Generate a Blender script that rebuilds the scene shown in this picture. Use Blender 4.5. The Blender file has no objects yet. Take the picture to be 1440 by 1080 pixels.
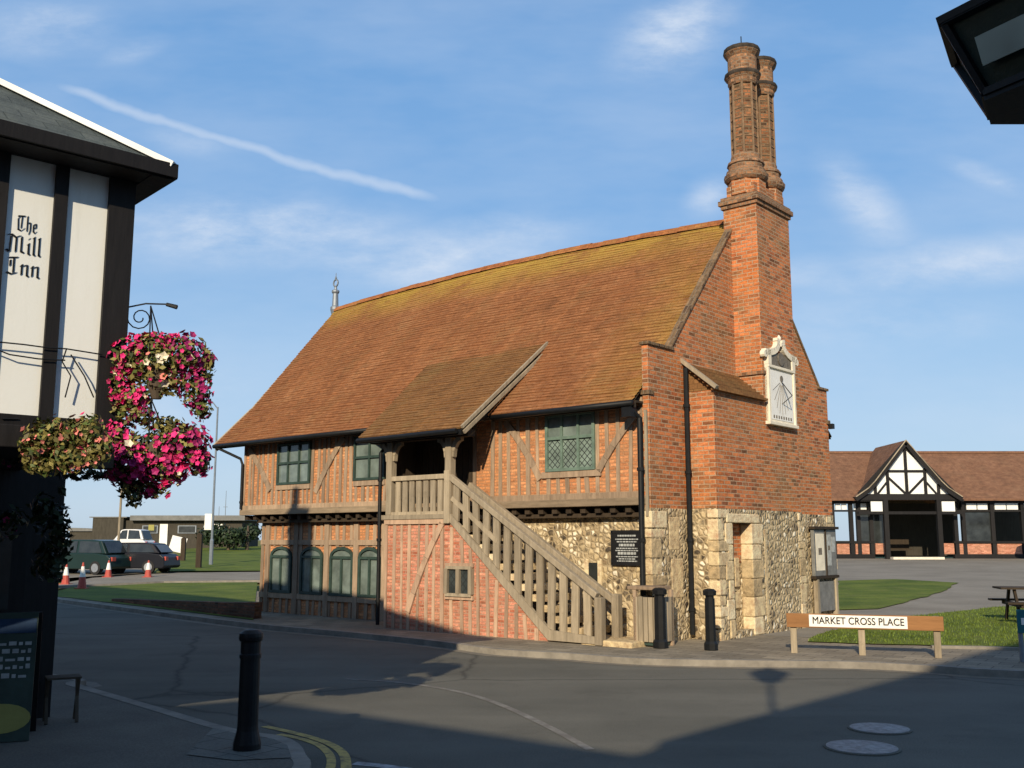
import bpy, bmesh, math, random
from math import sin, cos, radians, pi, sqrt, atan2
from mathutils import Vector, Matrix
random.seed(7)
S = bpy.context.scene
COL = S.collection
# ---------------------------------------------------------------- camera maths
F, PIT, H = 1416., radians(8.75), 1.8
def ray(x, y):
    a = (x-720)/F; b = -(y-540)/F
    return Vector((a, cos(PIT)-b*sin(PIT), sin(PIT)+b*cos(PIT)))
def gz(x, y):
    def L(y): return 1.1*min(1, max(0, (y-40)/55))
    def R(y): return .67*min(1, max(0, (y-26)/34))
    t = min(1, max(0, (x+8)/16))
    return L(y)*(1-t)+R(y)*t
def G(x, y, off=0.):
    d = ray(x, y); t = .5
    while t < 900:
        p = Vector((0, 0, H))+d*t
        if p.z <= gz(p.x, p.y)+off: break
        t += .02 if t < 60 else .2
    return Vector((p.x, p.y, gz(p.x, p.y)+off))
def atY(x, y, Y):
    d = ray(x, y); t = Y/d.y
    return Vector((d.x*t, Y, H+d.z*t))
def hit(x, y, p, n):
    d = ray(x, y); t = (p[0]*n[0]+p[1]*n[1])/(d.x*n[0]+d.y*n[1])
    return Vector((d.x*t, d.y*t, H+d.z*t))
# ---------------------------------------------------------------- materials
def new(name):
    m = bpy.data.materials.new(name); m.use_nodes = True
    nt = m.node_tree; b = nt.nodes['Principled BSDF']
    return m, nt, b
def N(nt, t, **k):
    n = nt.nodes.new(t)
    for a, v in k.items():
        if a in n.inputs: n.inputs[a].default_value = v
        else: setattr(n, a, v)
    return n
def ramp(nt, fac, stops):
    r = nt.nodes.new('ShaderNodeValToRGB')
    e = r.color_ramp.elements
    while len(e) < len(stops): e.new(.5)
    for i, (p, c) in enumerate(stops):
        e[i].position = p; e[i].color = (*c, 1)
    nt.links.new(fac, r.inputs[0]); return r.outputs[0]
def mix(nt, fac, a, b, mode='MIX'):
    n = nt.nodes.new('ShaderNodeMix'); n.data_type = 'RGBA'; n.blend_type = mode
    for s, v in ((n.inputs[0], fac), (n.inputs[6], a), (n.inputs[7], b)):
        if hasattr(v, 'is_linked'): nt.links.new(v, s)
        elif isinstance(v, (int, float)): s.default_value = v
        else: s.default_value = (*v, 1)
    return n.outputs[2]
def math_(nt, op, a, b=None, clamp=False):
    n = nt.nodes.new('ShaderNodeMath'); n.operation = op; n.use_clamp = clamp
    for i, v in enumerate((a, b)):
        if v is None: continue
        if hasattr(v, 'is_linked'): nt.links.new(v, n.inputs[i])
        else: n.inputs[i].default_value = v
    return n.outputs[0]
def coords(nt, kind='Object'):
    return nt.nodes.new('ShaderNodeTexCoord').outputs[kind]
def noise(nt, vec, scale, detail=4, rough=.6, out='Fac', stretch=None):
    if stretch:
        mp = nt.nodes.new('ShaderNodeMapping'); mp.inputs['Scale'].default_value = stretch
        nt.links.new(vec, mp.inputs[0]); vec = mp.outputs[0]
    n = N(nt, 'ShaderNodeTexNoise', Scale=scale, Detail=detail, Roughness=rough)
    nt.links.new(vec, n.inputs['Vector']); return n.outputs[out]
def bump(nt, b, h, strength=.5, dist=.01):
    n = N(nt, 'ShaderNodeBump', Strength=strength, Distance=dist)
    nt.links.new(h, n.inputs['Height']); nt.links.new(n.outputs[0], b.inputs['Normal'])
def plain(name, c, rough=.7, var=.25, scale=6., spec=.3, bumps=.2, metal=0):
    m, nt, b = new(name)
    o = coords(nt); nz = noise(nt, o, scale, 6, .65)
    c2 = tuple(min(1, x*(1+var)) for x in c); c1 = tuple(x*(1-var) for x in c)
    nt.links.new(ramp(nt, nz, [(.3, c1), (.7, c2)]), b.inputs['Base Color'])
    b.inputs['Roughness'].default_value = rough; b.inputs['Specular IOR Level'].default_value = spec
    b.inputs['Metallic'].default_value = metal
    if bumps: bump(nt, b, noise(nt, o, scale*6, 4), bumps, .01)
    return m
def brickmat(name, ca, cb, mort, dark, bw=.235, rh=.078, var=.5, stain=(.11, .075, .05), stainamt=.45, orange=None):
    m, nt, b = new(name)
    uv = coords(nt, 'UV')
    wob = noise(nt, uv, 3.0, 2, out='Color')
    uv2 = mix(nt, .006, uv, wob, 'ADD')
    t = N(nt, 'ShaderNodeTexBrick', Scale=1., **{'Mortar Size': .011, 'Mortar Smooth': .3, 'Bias': 0., 'Brick Width': bw, 'Row Height': rh})
    t.inputs['Color1'].default_value = (0, 0, 0, 1); t.inputs['Color2'].default_value = (1, 1, 1, 1); t.inputs['Mortar'].default_value = (.5, .5, .5, 1)
    nt.links.new(uv2, t.inputs['Vector'])
    bc = ramp(nt, t.outputs['Color'], [(0., dark), (.28, ca), (.62, cb), (1., tuple(min(1, x*1.35) for x in cb))])
    big = noise(nt, uv, .55, 5, .6)
    st = math_(nt, 'MULTIPLY', ramp(nt, big, [(.42, (0, 0, 0)), (.68, (1, 1, 1))]), stainamt)
    bc = mix(nt, st, bc, stain)
    if orange:
        b3 = noise(nt, uv, 1.1, 3, .5)
        bc = mix(nt, math_(nt, 'MULTIPLY', ramp(nt, b3, [(.5, (0, 0, 0)), (.66, (1, 1, 1))]), .6), bc, orange)
    wth = noise(nt, uv, 2.4, 7, .75)
    bc = mix(nt, math_(nt, 'MULTIPLY', ramp(nt, wth, [(.5, (0, 0, 0)), (.72, (1, 1, 1))]), stainamt), bc, (.3, .2, .11))
    bnd = noise(nt, uv, 4., 5, .7, stretch=(.8, 3.4, 1))
    bc = mix(nt, .6, bc, ramp(nt, bnd, [(.3, (.2, .2, .2)), (.5, (.5, .5, .5)), (.7, (.78, .78, .78))]), 'OVERLAY')
    fine = noise(nt, uv, 22., 4, .7)
    bc = mix(nt, .5, bc, ramp(nt, fine, [(.3, (.25, .2, .17)), (.7, (.95, .85, .75))]), 'OVERLAY')
    mt = mix(nt, fine, tuple(x*.6 for x in mort), mort)
    ero = ramp(nt, noise(nt, uv, 9, 4, .7), [(.3, (.25, .25, .25)), (.6, (1, 1, 1))])
    col = mix(nt, math_(nt, 'MULTIPLY', t.outputs['Fac'], ero), bc, mt)
    nt.links.new(col, b.inputs['Base Color']); b.inputs['Roughness'].default_value = .9; b.inputs['Specular IOR Level'].default_value = .15
    hh = math_(nt, 'SUBTRACT', math_(nt, 'MULTIPLY', fine, .5), t.outputs['Fac'])
    bump(nt, b, hh, .7, .012)
    return m
def tilemat(name, ca, cb, cc, lichen, amt, ridge=None, tile=(.17, .1)):
    m, nt, b = new(name)
    uv = coords(nt, 'UV'); ob = coords(nt)
    t = N(nt, 'ShaderNodeTexBrick', Scale=1., **{'Mortar Size': .006, 'Mortar Smooth': .2, 'Bias': 0., 'Brick Width': tile[0], 'Row Height': tile[1]})
    t.inputs['Color1'].default_value = (0, 0, 0, 1); t.inputs['Color2'].default_value = (1, 1, 1, 1); t.inputs['Mortar'].default_value = (.2, .2, .2, 1)
    nt.links.new(uv, t.inputs['Vector'])
    c = ramp(nt, t.outputs['Color'], [(0., ca), (.5, cb), (1., cc)])
    big = noise(nt, uv, .9, 6, .65)
    c = mix(nt, .65, c, ramp(nt, big, [(.3, ca), (.5, cb), (.72, cc)]))
    md = noise(nt, uv, 3.5, 7, .75)
    c = mix(nt, .7, c, ramp(nt, md, [(.3, (.25, .25, .27)), (.5, (.5, .5, .5)), (.7, (.74, .73, .68))]), 'OVERLAY')
    l = noise(nt, uv, 1.3, 6, .7)
    lf = math_(nt, 'MULTIPLY', ramp(nt, l, [(.5, (0, 0, 0)), (.7, (1, 1, 1))]), amt)
    c = mix(nt, lf, c, lichen)
    if ridge:
        sp = nt.nodes.new('ShaderNodeSeparateXYZ'); nt.links.new(ob, sp.inputs[0])
        zf = nt.nodes.new('ShaderNodeMapRange'); zf.inputs[1].default_value = 7.75; zf.inputs[2].default_value = 8.8
        nt.links.new(sp.outputs[2], zf.inputs[0])
        xf = nt.nodes.new('ShaderNodeMapRange'); xf.inputs[1].default_value = -1.9; xf.inputs[2].default_value = -.1
        nt.links.new(sp.outputs[0], xf.inputs[0])
        e = math_(nt, 'MAXIMUM', zf.outputs[0], math_(nt, 'MULTIPLY', xf.outputs[0], .42))
        n2 = noise(nt, uv, .8, 5, .65)
        e = math_(nt, 'MULTIPLY', math_(nt, 'MULTIPLY', e, ramp(nt, n2, [(.36, (0, 0, 0)), (.54, (1, 1, 1))])), .85)
        c = mix(nt, e, c, ridge)
    fine = noise(nt, uv, 30, 4, .7)
    c = mix(nt, .3, c, ramp(nt, fine, [(.3, (.25, .25, .25)), (.7, (.8, .8, .8))]), 'OVERLAY')
    c = mix(nt, math_(nt, 'MULTIPLY', t.outputs['Fac'], .4), c, tuple(x*.4 for x in ca))
    nt.links.new(c, b.inputs['Base Color']); b.inputs['Roughness'].default_value = .92; b.inputs['Specular IOR Level'].default_value = .12
    bump(nt, b, math_(nt, 'SUBTRACT', fine, t.outputs['Fac']), .6, .01)
    return m
def flintmat(name):
    m, nt, b = new(name)
    ob = coords(nt, 'UV')
    w = noise(nt, ob, 5, 2, out='Color'); v2 = mix(nt, .09, ob, w, 'ADD')
    v = N(nt, 'ShaderNodeTexVoronoi', Scale=9.5); nt.links.new(v2, v.inputs['Vector'])
    e = N(nt, 'ShaderNodeTexVoronoi', Scale=9.5, feature='DISTANCE_TO_EDGE'); nt.links.new(v2, e.inputs['Vector'])
    sp = nt.nodes.new('ShaderNodeSeparateColor'); nt.links.new(v.outputs['Color'], sp.inputs[0])
    c = ramp(nt, sp.outputs[0], [(0., (.06, .045, .03)), (.2, (.2, .14, .075)), (.3, (.5, .39, .22)), (.52, (.68, .57, .38)), (.7, (.13, .1, .065)), (.8, (.88, .8, .62)), (.92, (.4, .3, .17))])
    c.node.color_ramp.interpolation = 'CONSTANT'
    fine = noise(nt, ob, 25, 5, .7)
    c = mix(nt, .35, c, ramp(nt, fine, [(.3, (.3, .3, .3)), (.7, (.75, .75, .7))]), 'OVERLAY')
    mort = ramp(nt, noise(nt, ob, 3, 4), [(.3, (.24, .18, .1)), (.7, (.46, .36, .21))])
    c = mix(nt, ramp(nt, e.outputs['Distance'], [(.1, (1, 1, 1)), (.22, (0, 0, 0))]), c, mort)
    pat = ramp(nt, noise(nt, ob, 1.4, 5, .65), [(.46, (0, 0, 0)), (.6, (1, 1, 1))])
    c = mix(nt, math_(nt, 'MULTIPLY', pat, .6), c, ramp(nt, noise(nt, ob, 5, 5, .7), [(.3, (.42, .31, .16)), (.7, (.74, .62, .4))]))
    dk = ramp(nt, noise(nt, ob, 2.3, 5, .7, stretch=(1, .6, 1)), [(.56, (0, 0, 0)), (.72, (1, 1, 1))])
    c = mix(nt, math_(nt, 'MULTIPLY', dk, .5), c, (.12, .1, .065))
    nt.links.new(c, b.inputs['Base Color']); b.inputs['Roughness'].default_value = .85
    bump(nt, b, ramp(nt, e.outputs['Distance'], [(0., (0, 0, 0)), (.3, (1, 1, 1))]), .8, .03)
    return m
def woodmat(name, c, rough=.85, grain=(1, 1, .12), sc=14, var=.35):
    m, nt, b = new(name)
    ob = coords(nt)
    g = noise(nt, ob, sc, 5, .7, stretch=grain); g2 = noise(nt, ob, 1.1, 3)
    a = tuple(x*(1-var) for x in c); d = tuple(min(1, x*(1+var)) for x in c)
    cc = mix(nt, .3, ramp(nt, g, [(.3, a), (.7, d)]), ramp(nt, g2, [(.3, a), (.7, d)]))
    oi = nt.nodes.new('ShaderNodeObjectInfo'); ri = nt.nodes.new('ShaderNodeNewGeometry')
    rr = math_(nt, 'FRACT', math_(nt, 'ADD', oi.outputs['Random'], ri.outputs['Random Per Island']))
    cc = mix(nt, .55, cc, ramp(nt, rr, [(0, (.3, .29, .28)), (.5, (.5, .5, .5)), (1, (.7, .69, .66))]), 'OVERLAY')
    kn = noise(nt, ob, 3.2, 6, .75); cc = mix(nt, math_(nt, 'MULTIPLY', ramp(nt, kn, [(.58, (0, 0, 0)), (.75, (1, 1, 1))]), .55), cc, tuple(x*.35 for x in c))
    nt.links.new(cc, b.inputs['Base Color']); b.inputs['Roughness'].default_value = rough; b.inputs['Specular IOR Level'].default_value = .2
    bump(nt, b, g, .4, .01)
    return m
def leafmat(name, c, var=.6, trans=True):
    m, nt, b = new(name)
    g = nt.nodes.new('ShaderNodeNewGeometry')
    a = tuple(x*(1-var) for x in c); d = tuple(min(1, x*(1+var)) for x in c)
    nt.links.new(ramp(nt, g.outputs['Random Per Island'], [(0, a), (.5, c), (1, d)]), b.inputs['Base Color'])
    b.inputs['Roughness'].default_value = .55; b.inputs['Specular IOR Level'].default_value = .25
    return m
def glassmat(name, c, rough=.12, lattice=0, spec=.6):
    m, nt, b = new(name)
    b.inputs['Roughness'].default_value = rough; b.inputs['Specular IOR Level'].default_value = spec
    uv = coords(nt, 'UV')
    n = noise(nt, uv, 2.2, 3)
    cc = ramp(nt, n, [(.3, tuple(x*.55 for x in c)), (.7, tuple(x*1.3 for x in c))])
    if lattice:
        mp = nt.nodes.new('ShaderNodeMapping'); mp.inputs['Rotation'].default_value = (0, 0, radians(45)); mp.inputs['Scale'].default_value = (lattice, lattice, 1)
        nt.links.new(uv, mp.inputs[0])
        t = N(nt, 'ShaderNodeTexBrick', Scale=1., offset=0., **{'Mortar Size': .09, 'Brick Width': 1., 'Row Height': 1.})
        nt.links.new(mp.outputs[0], t.inputs['Vector'])
        cc = mix(nt, t.outputs['Fac'], cc, (.03, .035, .035))
    nt.links.new(cc, b.inputs['Base Color'])
    bump(nt, b, noise(nt, uv, 5, 2), .15, .01)
    return m
def groundmat(name, c1, c2, sc=.5, fs=40, rough=.95, stretch=None, cracks=0, spec=.15):
    m, nt, b = new(name)
    ob = coords(nt)
    big = noise(nt, ob, sc, 5, .6, stretch=stretch); fine = noise(nt, ob, fs, 5, .75)
    c = ramp(nt, big, [(.32, c1), (.68, c2)])
    c = mix(nt, .55, c, ramp(nt, fine, [(.3, (.2, .2, .2)), (.7, (.8, .8, .8))]), 'OVERLAY')
    if name == 'grass':
        w_ = ramp(nt, noise(nt, ob, 1.7, 6, .7), [(.52, (0, 0, 0)), (.72, (1, 1, 1))]); c = mix(nt, math_(nt, 'MULTIPLY', w_, .5), c, (.2, .17, .07))
    if cracks:
        p1 = ramp(nt, noise(nt, ob, .9, 6, .75), [(.52, (0, 0, 0)), (.7, (1, 1, 1))]); c = mix(nt, math_(nt, 'MULTIPLY', p1, .35), c, tuple(x*.55 for x in c1))
        p2 = ramp(nt, noise(nt, ob, 160, 2, .5), [(.55, (0, 0, 0)), (.68, (1, 1, 1))]); c = mix(nt, math_(nt, 'MULTIPLY', p2, .35), c, tuple(x*2. for x in c2))
        tk = ramp(nt, noise(nt, ob, .5, 3, .5, stretch=(.25, 2.2, 1)), [(.45, (0, 0, 0)), (.62, (1, 1, 1))]); c = mix(nt, math_(nt, 'MULTIPLY', tk, .22), c, tuple(x*1.4 for x in c2))
        v = N(nt, 'ShaderNodeTexVoronoi', Scale=cracks, feature='DISTANCE_TO_EDGE')
        nt.links.new(mix(nt, .3, ob, noise(nt, ob, 1.5, 4, out='Color'), 'ADD'), v.inputs['Vector'])
        c = mix(nt, ramp(nt, v.outputs['Distance'], [(.0, (.5, .5, .5)), (.006, (0, 0, 0))]), c, (.02, .02, .02))
    nt.links.new(c, b.inputs['Base Color']); b.inputs['Roughness'].default_value = rough; b.inputs['Specular IOR Level'].default_value = spec
    bump(nt, b, fine, .5, .01)
    return m
def pavemat(name, c, bw=.6, rh=.6):
    m, nt, b = new(name)
    ob = coords(nt)
    t = N(nt, 'ShaderNodeTexBrick', Scale=1., **{'Mortar Size': .008, 'Bias': 0., 'Brick Width': bw, 'Row Height': rh})
    t.inputs['Color1'].default_value = (*[x*.8 for x in c], 1); t.inputs['Color2'].default_value = (*[x*1.15 for x in c], 1); t.inputs['Mortar'].default_value = (*[x*.4 for x in c], 1)
    mp = nt.nodes.new('ShaderNodeMapping'); mp.inputs['Rotation'].default_value = (0, 0, .6); nt.links.new(ob, mp.inputs[0])
    nt.links.new(mp.outputs[0], t.inputs['Vector'])
    fine = noise(nt, ob, 30, 5, .75); big = noise(nt, ob, .8, 5)
    cc = mix(nt, .5, t.outputs['Color'], ramp(nt, fine, [(.3, (.25, .25, .25)), (.7, (.75, .75, .75))]), 'OVERLAY')
    cc = mix(nt, .4, cc, ramp(nt, big, [(.3, (.3, .3, .3)), (.7, (.75, .74, .7))]), 'OVERLAY')
    nt.links.new(cc, b.inputs['Base Color']); b.inputs['Roughness'].default_value = .9; b.inputs['Specular IOR Level'].default_value = .2
    return m
def wornpaint(name, c, under, lo=.42, hi=.58, sc=9):
    m, nt, b = new(name)
    ob = coords(nt)
    f = noise(nt, ob, sc, 6, .7)
    nt.links.new(mix(nt, ramp(nt, f, [(lo, (0, 0, 0)), (hi, (1, 1, 1))]), under, c), b.inputs['Base Color'])
    b.inputs['Roughness'].default_value = .85
    return m
M = {}
M['brick'] = brickmat('red_brick', (.34, .108, .045), (.45, .158, .062), (.5, .39, .26), (.13, .065, .035), stain=(.22, .15, .075), stainamt=.75, orange=(.55, .17, .045))
M['infill'] = brickmat('orange_brick', (.45, .2, .092), (.53, .25, .12), (.47, .26, .14), (.37, .16, .075), stain=(.3, .17, .09), stainamt=.6, bw=.2, rh=.065, orange=(.55, .24, .1))
M['pinkbrick'] = brickmat('pink_brick', (.43, .165, .115), (.52, .235, .165), (.55, .34, .23), (.36, .12, .07), stain=(.32, .17, .1), stainamt=.6, bw=.2, rh=.065)
M['housebrick'] = brickmat('house_brick', (.3, .12, .06), (.38, .16, .08), (.4, .35, .28), (.18, .08, .05))
M['wallbrick'] = brickmat('shade_dark_brick', (.09, .045, .03), (.13, .06, .038), (.14, .11, .08), (.05, .03, .02))  # verge wall brick, colour darkened to hold the pub's shade
M['tile'] = tilemat('clay_tile', (.18, .078, .035), (.27, .112, .046), (.34, .165, .075), (.24, .165, .07), .35, ridge=(.43, .3, .055))
M['tilemoss'] = tilemat('mossy_tile', (.15, .078, .035), (.225, .112, .045), (.28, .15, .06), (.2, .15, .06), .5)
M['tile2'] = tilemat('brown_tile', (.14, .075, .048), (.19, .1, .06), (.24, .13, .08), (.2, .13, .08), .3, tile=(.3, .2))
M['slate'] = tilemat('slate', (.05, .065, .065), (.075, .09, .09), (.1, .115, .11), (.12, .13, .1), .3, tile=(.3, .2))
M['flint'] = flintmat('flint')
m_, nt_, b_ = new('lime_stone'); g_ = nt_.nodes.new('ShaderNodeNewGeometry'); o_ = coords(nt_)
c_ = ramp(nt_, g_.outputs['Random Per Island'], [(0, (.3, .22, .12)), (.3, (.55, .43, .25)), (1, (.74, .62, .41))])
c_ = mix(nt_, .8, c_, ramp(nt_, noise(nt_, o_, 7, 7, .75), [(.28, (.12, .11, .09)), (.5, (.5, .5, .5)), (.72, (.85, .82, .78))]), 'OVERLAY')
nt_.links.new(c_, b_.inputs['Base Color']); b_.inputs['Roughness'].default_value = .92; bump(nt_, b_, noise(nt_, o_, 12, 6, .7), .9, .03)
M['stone'] = m_
M['oak'] = woodmat('weathered_oak', (.32, .235, .16), var=.4)
M['oakgrey'] = woodmat('grey_oak', (.31, .26, .185), var=.38)
M['oakfaded'] = woodmat('faded_oak', (.42, .29, .2), var=.35)
M['oakweather'] = woodmat('weathered_beam', (.24, .185, .125), grain=(.12, 1, 1), var=.4)
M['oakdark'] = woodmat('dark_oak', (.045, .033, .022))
M['blacktimber'] = woodmat('black_timber', (.014, .013, .013), rough=.6)
M['green'] = plain('green_paint', (.035, .06, .048), .5, .3, 5)
M['palegreen'] = plain('pale_green_paint', (.13, .19, .15), .5, .3, 5)
M['glass'] = glassmat('window_glass', (.15, .19, .17))
M['lattice'] = glassmat('leaded_glass', (.2, .26, .22), lattice=11)
M['darkglass'] = glassmat('dark_glass', (.03, .035, .035))
M['iron'] = plain('cast_iron', (.009, .01, .011), .5, .3, 8, spec=.22, bumps=.1)
M['soot'] = plain('sooty_brick', (.05, .042, .035), .95, .4, 8, spec=.1)
M['lead'] = plain('lead', (.17, .17, .16), .6, .3, 6)
M['plaster'] = plain('white_plaster', (.76, .78, .75), .8, .09, 1.3, bumps=.3)
m_, nt_, b_ = new('weathered_render'); o_ = coords(nt_)
st_ = noise(nt_, o_, 5, 6, .7, stretch=(1, 1, .1)); gr_ = noise(nt_, o_, 1.5, 5, .6)
c_ = mix(nt_, math_(nt_, 'MULTIPLY', ramp(nt_, st_, [(.5, (0, 0, 0)), (.75, (1, 1, 1))]), .35), (.76, .78, .74), (.5, .5, .43))
c_ = mix(nt_, .35, c_, ramp(nt_, gr_, [(.3, (.4, .4, .4)), (.7, (.6, .6, .6))]), 'OVERLAY')
nt_.links.new(c_, b_.inputs['Base Color']); b_.inputs['Roughness'].default_value = .85; bump(nt_, b_, noise(nt_, o_, 40, 5, .7), .12, .01)
M['render'] = m_
M['white'] = plain('white_paint', (.8, .79, .73), .6, .08, 4)
M['cream'] = plain('cream_stone', (.74, .68, .54), .8, .14, 5)
M['relief'] = plain('lead_relief', (.16, .14, .11), .7, .4, 14)
M['black'] = plain('black_paint', (.012, .012, .013), .45, .2, 6)
M['kerb'] = plain('kerb_stone', (.23, .21, .175), .9, .3, 3, bumps=.5)
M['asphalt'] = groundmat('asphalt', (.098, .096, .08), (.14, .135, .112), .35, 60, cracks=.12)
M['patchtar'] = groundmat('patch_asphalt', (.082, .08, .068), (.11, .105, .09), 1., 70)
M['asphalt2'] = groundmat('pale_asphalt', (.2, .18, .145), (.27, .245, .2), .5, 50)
M['pave'] = groundmat('pavement_asphalt', (.12, .112, .095), (.16, .15, .125), 1.2, 50)
M['pad'] = pavemat('paving_slabs', (.16, .16, .14), .4, .4)
M['hallpave'] = pavemat('hall_paving', (.23, .2, .15), .45, .3)
M['grass'] = groundmat('grass', (.06, .095, .012), (.14, .175, .025), .7, 14, stretch=(1, 1, 1))
M['grassdry'] = groundmat('dry_grass', (.14, .15, .04), (.2, .19, .06), .3, 12)
M['leaf'] = leafmat('leaf', (.07, .1, .025))
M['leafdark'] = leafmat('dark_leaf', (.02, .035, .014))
M['leafolive'] = leafmat('olive_leaf', (.17, .15, .045))
M['pink'] = leafmat('pink_petal', (.62, .03, .17), .45)
M['purple'] = leafmat('purple_petal', (.3, .02, .12), .4)
M['coral'] = leafmat('coral_petal', (.62, .2, .17), .45)
M['whitepetal'] = leafmat('white_petal', (.8, .72, .55), .15)
M['bark'] = woodmat('bark', (.09, .07, .05))
M['brown'] = woodmat('brown_board', (.27, .135, .055), grain=(.1, 1, 1))
M['shed'] = woodmat('shed_boards', (.05, .045, .035), grain=(1, 1, .1))
M['feltroof'] = plain('felt_roof', (.17, .17, .16), .9, .2, 2)
M['rubber'] = plain('rubber', (.02, .02, .02), .8, .2, 8)
M['chrome'] = plain('wheel_metal', (.5, .5, .5), .35, .15, 8, metal=.8)
M['carblue'] = plain('car_paint_navy', (.01, .011, .016), .35, .05, 2, spec=.2, bumps=0)
M['carteal'] = plain('car_paint_green', (.012, .028, .026), .3, .05, 2, spec=.3, bumps=0)
M['carwhite'] = plain('car_paint_white', (.7, .7, .68), .3, .05, 2, spec=.5, bumps=0)
M['cone'] = plain('cone_plastic', (.4, .07, .05), .5, .1, 6)
M['teal'] = plain('teal_paint', (.02, .13, .15), .5, .15, 6)
M['blue'] = plain('blue_fabric', (.03, .09, .28), .7, .15, 4)
M['lidmetal'] = plain('worn_lid', (.2, .21, .21), .55, .5, 14, spec=.5, bumps=.8)
M['asphaltdark'] = plain('joint', (.07, .07, .065), .9, .2, 9)
M['bluedark'] = plain('dark_blue_paint', (.02, .05, .11), .7, .2, 6)
M['yellow'] = wornpaint('yellow_line', (.5, .36, .1), (.1, .085, .06), .3, .55)
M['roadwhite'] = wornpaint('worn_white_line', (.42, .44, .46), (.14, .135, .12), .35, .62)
M['roadpale'] = wornpaint('pale_strip', (.24, .23, .2), (.13, .12, .1), .42, .68, 5)
M['galv'] = plain('galvanised_steel', (.2, .23, .26), .5, .15, 6, metal=.3)
M['lampglass'] = glassmat('lantern_glass', (.3, .36, .32), rough=.3)
M['yellowsign'] = plain('yellow_paint', (.3, .28, .08), .6, .1, 6)
M['chalk'] = plain('chalk', (.36, .38, .37), .9, .3, 12)
M['shadebrown'] = plain('shadow_brown_brick', (.12, .055, .035), .9, .4, 6, bumps=.5)  # brown brick colour with the pub's shade mixed in
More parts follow.
